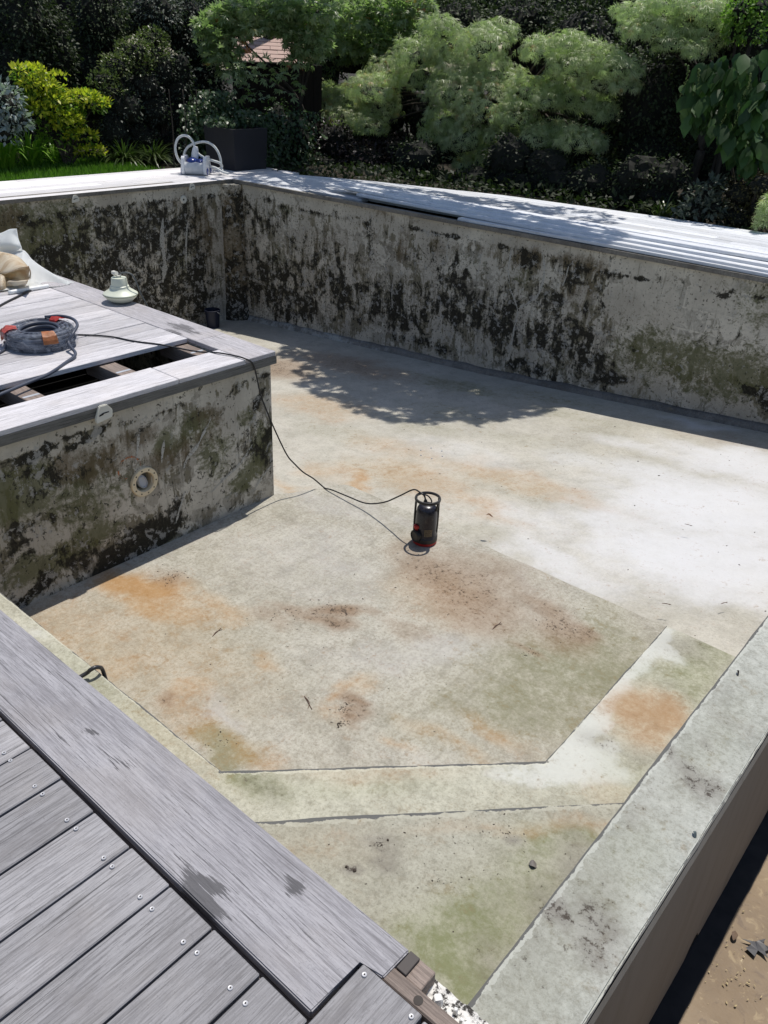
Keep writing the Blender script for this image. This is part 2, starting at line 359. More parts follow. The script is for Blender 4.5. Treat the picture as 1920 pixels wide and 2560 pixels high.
JOIST = mat_wood("joist_wood", 0, (0.16, 0.125, 0.105), (0.30, 0.24, 0.205))
DARKVOID = plain("black_membrane_and_shade", (0.008, 0.008, 0.009), 0.7)  # also colours the painted shade at the basin foot and deck gap
SOIL = NM("soil"); _n = SOIL.noise(9, 7, 0.7); SOIL = SOIL.done(SOIL.ramp(_n, (0.3, (0.012, 0.011, 0.008)), (0.7, (0.045, 0.036, 0.024))), 0.95, _n, 0.6, 0.02)
MORTAR = plain("grey_mortar", (0.30, 0.29, 0.27), 0.9, var=0.3, scale=30)

# ------------------------------------------------------------------ pool: setting
XB, YL, YN, XPEN, YPEN = -9.22, 7.66, 0.80, -3.49, 3.125
XI, XO, ZP = -0.444, -0.240, -0.15
ZS, ZL1, ZL2 = -0.965, -0.69, -0.42
YS = 3.575
def ov(lst, z=None, x=None, y=None):
    """(px, py, r1, r2, channel, amount, angle) on a plane -> blobs."""
    out = []
    for b in lst:
        px, py, r1, r2, ch, amt = b[:6]; ang = math.radians(b[6]) if len(b) > 6 else 0
        if z is not None: p, ax = onz(px, py, z), 2
        elif x is not None: p, ax = onp(px, py, 0, x), 0
        else: p, ax = onp(px, py, 1, y), 1
        out.append((p, r1, r2, ang, ch, amt, ax))
    return out
RUST, GRN, DRT, LIM = 0, 1, 2, 3
def worn(bm, z, amp=0.005):
    """Hand-laid edges wander a little."""
    for v in bm.verts:
        if abs(v.co.z-z) < 1e-3:
            p = v.co.copy(); n = mnoise.noise_vector(Vector((p.x*5, p.y*5, 1)))*amp+mnoise.noise_vector(Vector((p.x*19, p.y*19, 5)))*amp*0.6
            v.co.x += n.x; v.co.y += n.y; v.co.z += n.z*0.3
# shallow slab
slab_outline = [(XPEN, YN), (XI, YN), (XI, YS), (-3.20, YS)]
for k in range(7):
    a = math.pi/2*k/6; slab_outline.append((-3.20-0.12*math.sin(a), YS-0.12+0.12*math.cos(a)))
slab_outline += [(-3.42, YPEN+0.12), (XPEN, YPEN)]
bm = bmesh.new(); prism(bm, slab_outline, ZS-0.6, ZS); gridify(bm, 0.035, (0, 1)); worn(bm, ZS, .004)
slab_blobs = ov([
    (305, 1262, .26, .12, RUST, 1.15, 30), (340, 1290, .3, .15, RUST, .7), (255, 1248, .14, .06, RUST, .7), (330, 1300, .16, .10, RUST, .8), (370, 1242, .13, .06, DRT, .55),
    (480, 1312, .16, .08, RUST, .5), (560, 1438, .08, .05, RUST, .45), (410, 1505, .10, .10, RUST, .5), (240, 1450, .22, .12, RUST, .42, 60),
    (150, 1370, .5, .25, RUST, .35), (300, 1400, .6, .35, RUST, .28), (560, 1620, .20, .06, RUST, .4), (430, 1560, .2, .1, RUST, .35),
    (860, 1592, .08, .03, RUST, .4), (1050, 1586, .14, .05, RUST, .38), (960, 1603, .3, .03, RUST, .3), (725, 1500, .04, .14, RUST, .45), (700, 1560, .10, .06, RUST, .25),
    (930, 1235, .30, .15, DRT, .72, -20), (1010, 1275, .42, .24, DRT, .68, -25), (1080, 1260, .3, .2, DRT, .5), (960, 1290, .3, .2, RUST, .35), (1190, 1335, .26, .10, DRT, .72, -30), (1250, 1365, .13, .07, DRT, .8, -30),
    (1120, 1320, .3, .15, DRT, .35), (1040, 1215, .16, .07, DRT, .4), (720, 1318, .13, .055, DRT, 1.0, 50), (700, 1345, .13, .05, DRT, .8, 40), (650, 1330, .16, .06, DRT, .6, 15), (585, 1342, .15, .06, DRT, .45),
    (745, 1528, .055, .025, DRT, 1.0), (738, 1562, .06, .03, DRT, 1.0), (760, 1545, .04, .07, DRT, .7), (795, 1310, .05, .04, DRT, .5), (870, 1345, .18, .05, DRT, .35),
    (1145, 1410, .07, .03, DRT, .75), (1120, 1400, .05, .03, DRT, .6), (1175, 1380, .1, .05, DRT, .35), (380, 1515, .03, .02, DRT, .9),
    (495, 1598, .18, .07, GRN, .95, 20), (480, 1620, .1, .05, GRN, .9), (1240, 1440, .46, .30, GRN, .8, 40), (1150, 1520, .36, .22, GRN, .7, 40), (1080, 1480, .3, .25, GRN, .4, 40), (1040, 1540, .3, .14, GRN, .5, 30), (1320, 1370, .3, .14, GRN, .55, -30), (1330, 1310, .3, .1, GRN, .4, -30),
    (1000, 1480, .22, .2, GRN, .3), (420, 1380, .5, .3, GRN, .3), (200, 1420, .3, .1, GRN, .35), (900, 1560, .3, .1, GRN, .35), (300, 1480, .2, .2, GRN, .3),
    (960, 1400, .35, .12, LIM, 0.32, 50), (860, 1420, .3, .1, LIM, 0.24, 50), (500, 1540, .12, .05, LIM, 0.48), (700, 1200, .4, .2, LIM, 0.24), (720, 1090, .35, .1, LIM, 0.28), (830, 1110, .3, .08, LIM, 0.24), (1050, 1370, .15, .12, LIM, 0.20), (560, 1200, .35, .15, LIM, 0.16),
    (690, 1250, .3, .15, LIM, 0.20), (1130, 1240, .2, .05, LIM, 0.20, -30),
], z=ZS)
SLAB_MAT = mat_floor("shallow_render", (0.455, 0.435, 0.372), (0.370, 0.348, 0.285))
tag(from_bm("shallow_floor", bm, SLAB_MAT, paint=painter(slab_blobs)), kind='structure')
# deep floor, falling to the far left
_zx = [-12, -9.2, -4.945, -1.73, -0.44, 3]; _zz = [-2.05, -1.90, -1.62, -1.344, -1.22, -1.1]
def zdeep(x, y): return min(-1.03, float(np.interp(x, _zx, _zz)) + (7.67-y)/4.1*0.13)
bm = bmesh.new(); NX, NY = 190, 100
g = [[bm.verts.new((x, y, zdeep(x, y))) for x in np.linspace(XB-0.05, XI+0.02, NX)] for y in np.linspace(YPEN-0.02, YL+0.05, NY)]
for j in range(NY-1):
    for i in range(NX-1): bm.faces.new((g[j][i], g[j][i+1], g[j+1][i+1], g[j+1][i]))
deep_blobs = ov([
    (1560, 1130, .8, .6, LIM, .95), (1480, 1240, .6, .5, LIM, .95), (1600, 1250, .5, .4, LIM, .9), (1330, 1150, .5, .3, LIM, .65), (1620, 1020, .7, .4, LIM, .9), (1450, 1050, .6, .3, LIM, .7), (1290, 1000, .5, .2, LIM, .5), (1150, 1130, .4, .2, LIM, .4),
    (1200, 1240, .5, .2, LIM, .6, -20), (1000, 960, .5, .2, LIM, .25), (1380, 960, .4, .15, LIM, .5),
    (1540, 1330, .3, .2, LIM, .7), (775, 1022, .30, .07, RUST, .75, -35), (740, 1000, .3, .2, RUST, .4), (900, 1020, .6, .25, RUST, .42), (1050, 1010, .5, .2, RUST, .40), (1180, 1060, .35, .15, RUST, .40), (650, 1045, .3, .08, RUST, .6), (690, 830, .5, .3, RUST, .4), (1020, 1080, .5, .1, RUST, .42, -20), (1250, 1090, .3, .1, RUST, .3),
    (880, 950, .6, .2, RUST, .3), (820, 1000, .5, .25, GRN, .3), (1100, 1050, .5, .2, GRN, .28), (1250, 980, .5, .2, GRN, .3), (1000, 1150, .4, .12, GRN, .25), (1400, 1000, .5, .2, GRN, .22), (1250, 880, .7, .12, GRN, .4), (900, 880, .5, .2, GRN, .35), (1150, 940, .6, .2, GRN, .28), (980, 860, .5, .2, GRN, .4), (1300, 920, .5, .15, GRN, .3), (730, 900, .5, .2, GRN, .3), (1450, 930, .5, .12, GRN, .3), (1500, 905, .35, .1, LIM, .55), (1200, 830, .6, .2, GRN, .5), (760, 730, .8, .3, DRT, .6), (560, 720, .8, .4, DRT, .8), (1000, 790, .8, .2, GRN, .6), (1560, 950, .6, .15, DRT, .25),
], z=-1.35)
DEEP_MAT = mat_floor("deep_render", (0.485, 0.462, 0.40), (0.385, 0.367, 0.312), 0.25, 0.6, (0.62, 0.625, 0.64))
tag(from_bm("pool_floor", bm, DEEP_MAT, paint=painter(deep_blobs, warp=0.16)), kind='structure')

# ------------------------------------------------------------------ pool: steps, partition, walls
st = thing("pool_steps", (-0.9, 1.2, ZS), "pale cement corner steps with a ledge between the grey deck edge and low dividing wall", "pool steps")
e1, e2, e3, e4 = (XPEN, 1.248), (-1.71, 1.247), (-0.882, 2.084), (-0.900, 3.195)
ledge = [(XPEN, YN), (XI, YN), (XI, e4[1]), e4, e3, e2, e1]
ledge_blobs = ov([
    (1370, 1535, .12, .14, RUST, 1.0), (1440, 1545, .08, .11, RUST, 1.0), (1400, 1580, .10, .10, RUST, .8), (1290, 1600, .1, .06, DRT, .35),
    (1425, 1380, .05, .12, LIM, 1.0), (1380, 1430, .06, .2, LIM, 1.0), (1450, 1420, .10, .04, LIM, .95, -40), (1330, 1490, .055, .22, LIM, 1.0, 0), (1270, 1570, .06, .2, LIM, .95), (1215, 1640, .13, .12, LIM, .95), (1290, 1650, .14, .09, LIM, .95), (1150, 1680, .22, .06, LIM, .6, 45),
    (1110, 1670, .2, .08, LIM, .5, 45), (1330, 1625, .05, .09, LIM, .7),
    (1500, 1460, .1, .16, GRN, .6), (1540, 1410, .07, .12, GRN, .55), (1420, 1460, .1, .1, GRN, .35), (1480, 1400, .12, .1, DRT, .35), (1360, 1680, .10, .12, GRN, .35), (1400, 1640, .08, .1, DRT, .25),
    (1310, 1720, .09, .07, RUST, .3), (545, 1690, .1, .06, GRN, .75), (600, 1700, .1, .05, GRN, .5), (510, 1680, .07, .05, GRN, .8), (560, 1700, .1, .05, DRT, .35), (780, 1700, .3, .04, GRN, .3, 45), (800, 1665, .3, .05, RUST, .3, 45),
    (60, 1340, .3, .1, LIM, .35), (200, 1450, .2, .08, LIM, .3), (380, 1600, .3, .07, RUST, .22), (200, 1470, .3, .07, GRN, .3), (320, 1560, .3, .07, GRN, .25),
], z=ZL1)
LEDGE_MAT = mat_edge("ledge_cement", (0.47, 0.46, 0.375), (0.385, 0.375, 0.30),
    [(e2, e3, (0.711, -0.703), 0.012, 1.1), (e1, e2, (0, -1), 0.006, 0.5), (e3, e4, (0.99987, 0.0162), 0.005, 0.35)])
bm = bmesh.new(); prism(bm, ledge, ZS+0.002, ZL1); gridify(bm, 0.035, (0, 1)); worn(bm, ZL1)
from_bm("ledge", bm, LEDGE_MAT, st, paint=painter(ledge_blobs, warp=0.05, wscale=6))
d1, d2 = (-1.52, YN), (XI, 1.92)
land_blobs = ov([
    (950, 2070, .09, .06, GRN, 1.0), (1010, 2120, .08, .08, GRN, .9), (1010, 2010, .13, .09, GRN, .8, 30), (1080, 1950, .12, .1, GRN, .6, 30), (1140, 1890, .12, .1, GRN, .5), (1180, 1820, .1, .06, GRN, .6), (900, 2020, .1, .06, GRN, .6), (1240, 1800, .12, .04, GRN, .5, 40), (1020, 2080, .2, .14, GRN, .5),
    (820, 1810, .03, .02, DRT, .95), (830, 1840, .04, .03, DRT, .5), (820, 1855, .03, .02, DRT, .6), (765, 1880, .012, .01, DRT, 1.), (748, 1872, .012, .01, DRT, 1.), (1110, 1805, .02, .015, DRT, .8), (1075, 1835, .03, .02, DRT, .4),
    (1180, 1785, .2, .02, RUST, .4, 45), (1000, 1790, .2, .02, RUST, .28, 45), (1270, 1765, .12, .02, RUST, .4, 45), (700, 1820, .2, .08, RUST, .15, 45), (1180, 1960, .06, .10, DRT, .35, 40), (1250, 1860, .05, .12, DRT, .35, 40), (1060, 2110, .04, .1, DRT, .3, 40),
    (900, 1800, .2, .03, LIM, .3, 45), (760, 1800, .1, .04, LIM, .25, 45)], z=ZL2)
nd = (0.7265, -0.687)
LAND_MAT = mat_edge("landing_cement", (0.385, 0.375, 0.31), (0.315, 0.305, 0.245), [(d1, d2, nd, 0.019, 1.4)])
bm = bmesh.new(); prism(bm, [d1, (XI, YN), d2], ZL1+0.002, ZL2); gridify(bm, 0.035, (0, 1)); worn(bm, ZL2)
from_bm("landing", bm, LAND_MAT, st, paint=painter(land_blobs, warp=0.04, wscale=8))

# dividing wall and the catch basin behind it
pw = thing("dividing_wall", (-0.34, 3.5, -1.15), "low bare concrete dividing wall with grey weather stains, right of the cement steps", "pool wall")
part_blobs = ov([
    (1230, 1990, .10, .28, DRT, .30), (1330, 1880, .08, .2, GRN, .35), (1150, 2080, .10, .2, GRN, .25), (1440, 1700, .07, .3, DRT, .18), (1520, 1620, .06, .3, GRN, .22), (1090, 2170, .12, .15, DRT, .2),
    (1190, 1962, 0.032, 0.029, DRT, 1.0), (1195, 1945, 0.029, 0.029, DRT, .7), (1290, 1985, 0.043, 0.072, DRT, .7, 60), (1270, 2050, 0.029, 0.072, DRT, .7, 60), (1310, 1930, 0.043, 0.072, DRT, .4), (1150, 2010, 0.072, 0.058, DRT, .35), (1120, 2130, 0.087, 0.087, DRT, .25), (1240, 1870, 0.058, 0.043, DRT, .3), (1330, 1890, .04, .05, GRN, .35), (1370, 1770, 0.029, 0.043, DRT, .5), (1260, 1920, .05, .08, GRN, .3),
    (1500, 1685, 0.029, 0.087, DRT, .85, 70), (1530, 1700, 0.017, 0.072, DRT, .7), (1450, 1618, 0.026, 0.029, DRT, .9), (1530, 1600, 0.029, 0.029, DRT, .5), (1580, 1560, 0.072, 0.043, DRT, .35), (1560, 1500, 0.072, 0.116, DRT, .15), (1600, 1660, .04, .06, LIM, 0.18),
    (1200, 2050, .05, .05, LIM, 0.36), (1160, 2090, .05, .07, LIM, 0.30), (1370, 1850, .05, .12, LIM, 0.21), (1420, 1760, .06, .2, LIM, 0.21), (1550, 1720, .05, .2, LIM, 0.18), (1100, 2180, 0.145, 0.145, DRT, .15), (1500, 1600, .05, .3, LIM, 0.15)], z=ZP)
PART_MAT = mat_edge("dividing_wall_cement", (0.43, 0.437, 0.395), (0.355, 0.362, 0.32), [((XI, 0), (XI, 8), (1, 0), 0.012, 0.9), ((XO, 0), (XO, 8), (-1, 0), 0.005, 0.35)])
bm = bmesh.new()
prism(bm, [(XO, YN-0.9), (XO, YL), (XI, YL), (XI, YN-0.9)], -1.7, ZP)
bmesh.ops.bevel(bm, geom=[e for e in bm.edges if all(abs(v.co.z-ZP) < 1e-4 for v in e.verts) and abs(e.verts[0].co.x-e.verts[1].co.x) < 1e-4], offset=0.006, segments=2, affect='EDGES')
gridify(bm, 0.045, (0, 1))
for v in bm.verts:                       # hand-trowelled edges are never straight
    if v.co.z > ZP-0.02: v.co.x += 0.004*mnoise.noise(Vector((v.co.x*3, v.co.y*2.2, 0)))+0.0022*mnoise.noise(Vector((v.co.x*3, v.co.y*11, 4)))
from_bm("wall_body", bm, PART_MAT, pw, paint=painter(part_blobs, warp=0.02, wscale=12))
# outer render coat, streaked, ends ragged above a black foot of painted shade
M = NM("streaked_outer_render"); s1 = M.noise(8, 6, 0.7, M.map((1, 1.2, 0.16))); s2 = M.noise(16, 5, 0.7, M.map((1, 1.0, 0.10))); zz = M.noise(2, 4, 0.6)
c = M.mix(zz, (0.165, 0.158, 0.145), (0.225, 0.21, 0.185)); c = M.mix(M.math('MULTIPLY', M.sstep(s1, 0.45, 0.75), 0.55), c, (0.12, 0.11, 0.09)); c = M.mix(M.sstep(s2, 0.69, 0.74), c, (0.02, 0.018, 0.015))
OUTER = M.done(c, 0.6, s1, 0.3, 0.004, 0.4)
bm = bmesh.new(); ys = np.linspace(YN-0.9, YL, 320); rows = []
for y in ys:
    zb = -1.12 + 0.012*mnoise.noise(Vector((0, y*6, 1))) + 0.006*mnoise.noise(Vector((0, y*25, 2)))
    if 2.02 < y < 2.14: zb += 0.07*math.sin((y-2.02)/0.12*math.pi)
    if y > 3.0: zb -= 0.02
    rows.append([bm.verts.new((XO+t, y, z)) for t, z in ((0.001, ZP-0.012), (0.008, ZP-0.03), (0.012, -0.7), (0.014, zb), (0.001, zb))])
for a, b in zip(rows, rows[1:]):
    for k in range(4): bm.faces.new((a[k], a[k+1], b[k+1], b[k]))
from_bm("outer_render", bm, OUTER, pw, smooth=False)
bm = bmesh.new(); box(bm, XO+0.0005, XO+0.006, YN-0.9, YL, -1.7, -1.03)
from_bm("painted_shade_foot", bm, DARKVOID, pw)  # shade at the wall's foot, put into a black face
M = NM("basin_mud"); n1 = M.noise(2.2, 6, 0.6); n2 = M.noise(14, 6, 0.65, dist=0.8); n3 = M.noise(60, 4, 0.7)
c = M.mix(M.sstep(n1, 0.35, 0.65), (0.165, 0.112, 0.06), (0.255, 0.18, 0.10)); c = M.mix(M.math('MULTIPLY', M.sstep(n2, 0.56, 0.66), 0.7), c, (0.32, 0.24, 0.135)); c = M.mix(M.math('MULTIPLY', M.sstep(n2, 0.46, 0.36), 0.6), c, (0.105, 0.068, 0.042)); c = M.mix(M.sstep(n3, 0.68, 0.72), c, (0.5, 0.42, 0.26))
BASIN = M.done(c, 0.55, M.math('ADD', n2, M.math('MULTIPLY', n3, 0.3)), 0.3, 0.006, 0.4)
bm = bmesh.new(); gg = [[bm.verts.new((x, y, -1.22 + 0.006*mnoise.noise(Vector((x*4, y*4, 0))))) for x in np.linspace(XO, 3.2, 60)] for y in np.linspace(-0.1, YL, 80)]
for a, b in zip(gg, gg[1:]):
    for k in range(59): bm.faces.new((a[k], a[k+1], b[k+1], b[k]))
tag(from_bm("basin_floor", bm, BASIN), kind='structure')
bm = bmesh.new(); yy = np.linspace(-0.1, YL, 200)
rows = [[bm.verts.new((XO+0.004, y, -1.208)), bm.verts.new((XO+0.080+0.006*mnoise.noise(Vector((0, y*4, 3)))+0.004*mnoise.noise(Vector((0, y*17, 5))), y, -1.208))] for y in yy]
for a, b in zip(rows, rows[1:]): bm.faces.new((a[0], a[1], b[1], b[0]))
from_bm("painted_shade_skirt", bm, DARKVOID, pw)  # black floor strip, the wall's cast shadow painted as colour

# near wall under the deck, with broken mortar on its top
nw = thing("near_wall", (-2.0, 0.7, -1.0), "rough pool wall under the grey deck, its broken mortar top showing beside the brown joist", "pool wall")
bm = bmesh.new(); box(bm, XPEN, XO, 0.50, YN, -1.5, -0.06); gridify(bm, 0.1, (0, 2))
NEARW = mat_wall("near_wall_plaster")
from_bm("wall_body", bm, NEARW, nw, paint=painter([]))
M = NM("broken_mortar"); n = M.noise(70, 5, 0.7); c = M.mix(M.sstep(n, 0.5, 0.58), (0.72, 0.70, 0.66), (0.06, 0.055, 0.05)); RUB = M.done(c, 0.9, n, 0.8, 0.008)
bm = bmesh.new(); NXr, NYr = 60, 14
gg = []
for j in range(NYr):
    row = []
    for i in range(NXr):
        x = -0.50+0.25*i/(NXr-1); y = 0.775+0.065*j/(NYr-1); 
        e = 0.010*mnoise.noise(Vector((x*40, 0, 7))) if j == NYr-1 else 0
        z = -0.052+0.007*mnoise.noise(Vector((x*70, y*70, 2)))+0.006*mnoise.noise(Vector((x*25, y*25, 9)))
        if j in (0, NYr-1) or i in (0, NXr-1): z = -0.09
        row.append(bm.verts.new((x, y+e, z)))
    gg.append(row)
for a, b in zip(gg, gg[1:]):
    for k in range(NXr-1): bm.faces.new((a[k], a[k+1], b[k+1], b[k]))
from_bm("mortar_bed", bm, RUB, nw)
rnd = random.Random(5)
for (x, y, s) in ((-0.462, 0.800, .0095), (-0.392, 0.795, .008), (-0.384, 0.775, .006), (-0.425, 0.808, .004), (-0.405, 0.80, .004)):
    bm = bmesh.new(); box(bm, x-s, x+s, y-s*0.9, y+s*0.9, -0.055, -0.04+s*0.9, s*0.35); 
    for v in bm.verts: v.co += Vector([rnd.uniform(-1, 1)*s*0.2 for _ in range(3)])
    bmesh.ops.rotate(bm, cent=(x, y, -0.045), matrix=Matrix.Rotation(rnd.uniform(0.2, 0.9), 3, 'Z'), verts=bm.verts)
    from_bm("stone_chip", bm, plain("white_chip", (0.74, 0.73, 0.70), 0.6), nw)

# ---- long wall, back wall, island wall
def water_line(z0, spread, ax, amt=0.9, noisef=2.0):
    """A ragged black scum line near the top and a pale band above it."""
    def extra(co, q, out):
        i = 0 if ax == 1 else 1
        wob = np.array([mnoise.noise(Vector((c[i]*noisef, 0, 3.3)))*0.05+mnoise.noise(Vector((c[i]*9, 0, 1.3)))*0.015 for c in co])
        brk = np.array([mnoise.noise(Vector((c[i]*1.3, 2.0, 8.0))) for c in co])
        d = np.abs(co[:, 2]-(z0+wob)); f = np.clip(1.2-d/spread, 0, 1)*np.clip(0.75+brk*1.6, 0, 1)
        out[:, 2] = np.maximum(out[:, 2], f*amt)
        top = np.clip((co[:, 2]-(z0+wob)-spread*0.6)/0.02, 0, 1)*np.clip(1-(co[:, 2]-(-0.03))/0.02, 0, 1)
        out[:, 2] *= (1-0.85*top); out[:, 3] = np.maximum(out[:, 3], top*0.7)
    return extra
lw_blobs = ov([
    (600, 620, .9, .5, DRT, .66), (720, 620, .6, .35, DRT, .58), (850, 660, .7, .3, DRT, .60), (980, 660, .5, .35, DRT, .58), (1080, 690, .5, .35, DRT, .63), (1200, 720, .42, .32, DRT, .68), (1270, 770, .26, .28, DRT, .72),
    (1240, 590, .3, .2, DRT, .50), (1150, 560, .25, .12, DRT, .52), (950, 560, .5, .2, DRT, .38), (680, 540, .7, .25, DRT, .42), (560, 470, .7, .25, DRT, .45), (520, 560, .4, .6, DRT, .6), (1300, 640, .08, .3, DRT, .5), (1180, 660, .3, .2, DRT, .55),
    (798, 480, .06, .14, DRT, .95), (800, 540, .04, .2, DRT, .7), (700, 640, .5, .15, DRT, .55), (640, 680, .5, .08, DRT, .7), (900, 740, .5, .08, DRT, .62), (1150, 800, .5, .08, DRT, .62),
    (1480, 780, .3, .25, GRN, .85), (1400, 760, .3, .3, GRN, .75), (1600, 810, .4, .25, GRN, .9), (1350, 760, .2, .3, GRN, .5), (1640, 650, .25, .3, GRN, .55), (1580, 560, .3, .06, GRN, .8), (1530, 850, .4, .06, GRN, .8), (1650, 860, .25, .1, DRT, .7),
    (820, 640, .4, .2, GRN, .4), (600, 560, .3, .3, GRN, .45), (1130, 600, .2, .2, GRN, .4), (1000, 560, .4, .2, GRN, .3), (1230, 800, .3, .1, GRN, .3), (1320, 820, .2, .06, DRT, .75), (1250, 570, .35, .12, RUST, .75), (1150, 560, .2, .12, RUST, .85), (1050, 545, .3, .06, RUST, .6), (1240, 620, .25, .15, RUST, .6), (950, 530, .3, .1, RUST, .5), (700, 520, .5, .2, RUST, .4), (870, 520, .12, .25, RUST, .7), (850, 470, .4, .04, RUST, .5),
    (620, 460, .4, .05, GRN, .6), (640, 700, .15, .07, LIM, .9), (560, 690, .3, .06, LIM, .7),
    (1500, 680, .7, .35, LIM, .75), (1380, 640, .2, .25, LIM, .7), (1620, 720, .4, .2, LIM, .5), (1600, 760, .2, .25, LIM, .4), (1350, 700, .1, .2, LIM, .5), (1010, 520, .3, .05, LIM, .4), (780, 440, .8, .04, LIM, .5), (1050, 510, .4, .06, LIM, .5), (930, 500, .4, .06, LIM, .4),
    (980, 570, .4, .12, LIM, .35), (1060, 570, .12, .12, LIM, .4), (1110, 740, .02, .2, LIM, .9), (1100, 560, .015, .2, LIM, .9), (1180, 590, .015, .22, LIM, .9, -12), (1125, 660, .012, .16, LIM, .9, 8), (1040, 560, .02, .1, LIM, .7), (970, 530, .02, .1, LIM, .7), (900, 530, .02, .1, LIM, .6)], y=YL)
lwl = thing("long_pool_wall", (-4, 7.8, -2.0), "long mouldy plaster pool wall below the stacked pale boards", "pool wall")
bm = bmesh.new(); prism(bm, [(XB, YL), (3.2, YL), (3.2, YL+0.05), (XB, YL+0.05)], -2.2, -0.045); 
gridify(bm, 0.045, (0, 2))
LONGW = mat_wall("long_wall_plaster")
from_bm("wall_body", bm, LONGW, lwl, paint=painter(lw_blobs, warp=0.09, wscale=4, extra=water_line(-0.19, 0.03, 1, 0.8)))
bm = bmesh.new(); prism(bm, [(XB, YL-0.03), (3.2, YL-0.03), (3.2, YL+0.04), (XB, YL+0.04)], -0.043, -0.001); gridify(bm, 0.25, (0,))
COPE = mat_edge("coping_cement", (0.24, 0.225, 0.20), (0.155, 0.145, 0.13), [])
from_bm("coping", bm, COPE, lwl, paint=painter([]))
# fillet of mortar at the foot
bm = bmesh.new(); rows = []
for x in np.linspace(XB+0.25, XI, 160):
    z = zdeep(x, YL); h = 0.07+0.02*mnoise.noise(Vector((x*3, 0, 0)))
    rows.append([bm.verts.new((x, YL-0.055+0.01*mnoise.noise(Vector((x*5, 1, 0))), z-0.01)), bm.verts.new((x, YL-0.03, z+0.03)), bm.verts.new((x, YL-0.002, z+h)), bm.verts.new((x, YL+0.01, z-0.01))])
for a, b in zip(rows, rows[1:]):
    for k in range(3): bm.faces.new((a[k], a[k+1], b[k+1], b[k]))
from_bm("mortar_fillet", bm, COPE, lwl, smooth=True, paint=painter([(Vector((-8, YL, -1.8)), 2.5, .3, 0, LIM, .5, 1)]))

bw = thing("back_pool_wall", (XB, 5.5, -2.0), "dark mossy plaster pool wall at the far end with a brown corner pillar", "pool wall")
bw_blobs = ov([(60, 520, .9, .5, GRN, .85), (120, 560, .7, .4, GRN, .75), (30, 470, .5, .2, GRN, .8), (20, 480, .3, .15, RUST, .8), (250, 560, .9, .5, DRT, 0.67), (380, 520, .5, .5, DRT, 0.65), (330, 620, .8, .4, DRT, 0.76), (120, 580, .5, .3, DRT, 0.69), (420, 640, .4, .4, DRT, 0.81), (440, 500, .25, .5, RUST, .7), (430, 600, .2, .5, DRT, 0.73), (350, 440, .5, .05, RUST, .5), (200, 460, 1.2, .08, DRT, 0.56), (250, 500, .8, .2, GRN, .4), (400, 560, .15, .4, GRN, .6), (350, 680, .6, .2, DRT, 0.67), (300, 480, .5, .2, DRT, 0.56)], x=XB)
bm = bmesh.new(); prism(bm, [(XB-0.2, -1), (XB, -1), (XB, YL+0.2), (XB-0.2, YL+0.2)], -2.2, -0.045); gridify(bm, 0.05, (1, 2))
BACKW = mat_wall("back_wall_plaster")
from_bm("wall_body", bm, BACKW, bw, paint=painter(bw_blobs, warp=0.09, wscale=4, extra=water_line(-0.2, 0.035, 0, 0.75)))
bm = bmesh.new(); prism(bm, [(XB-0.19, -1), (XB+0.03, -1), (XB+0.03, YL-0.03), (XB-0.19, YL-0.03)], -0.043, -0.001)
from_bm("coping", bm, COPE, bw, paint=painter([]))
bm = bmesh.new(); lathe(bm, [(0.25, -2.2), (0.23, -1.75), (0.215, -1.6), (0.21, -1.0), (0.21, -0.5), (0.205, -0.3), (0.205, -0.05)], 40, Matrix.Translation((XB, YL, 0))); gridify(bm, 0.06, (2,))
pil = [(Vector((XB+.2, YL-.2, z)), .5, .35, 0, ch, a, 1) for z, ch, a in ((-1.75, DRT, .85), (-1.4, RUST, 1.2), (-0.95, RUST, 1.2), (-0.42, DRT, .62), (-0.5, RUST, 1.3), (-0.75, RUST, 1.3), (-1.2, DRT, .55))]
M = NM("brown_pillar_plaster"); n1 = M.noise(5, 8, 0.7, M.map((1.2, 1.2, 0.5))); n2 = M.noise(22, 6, 0.7)
PILLW = mat_wall('pillar_plaster')
c = M.ramp(n1, (0.35, (0.02, 0.016, 0.012)), (0.5, (0.055, 0.043, 0.034)), (0.65, (0.12, 0.10, 0.08))); c = M.mix(M.sstep(n2, 0.6, 0.64), c, (0.20, 0.185, 0.165)); PILM = M.done(c, 0.8, n2, 0.4, 0.006)
from_bm("corner_pillar", bm, PILLW, bw, smooth='auto', paint=painter(pil, warp=.12))
WHITE = plain("aged_white_plastic", (0.66, 0.64, 0.56), 0.45, var=0.08)
CREAM = plain("cream_plastic", (0.72, 0.60, 0.40), 0.45, var=0.08)
GREYP = plain("grey_plastic", (0.42, 0.44, 0.47), 0.35)
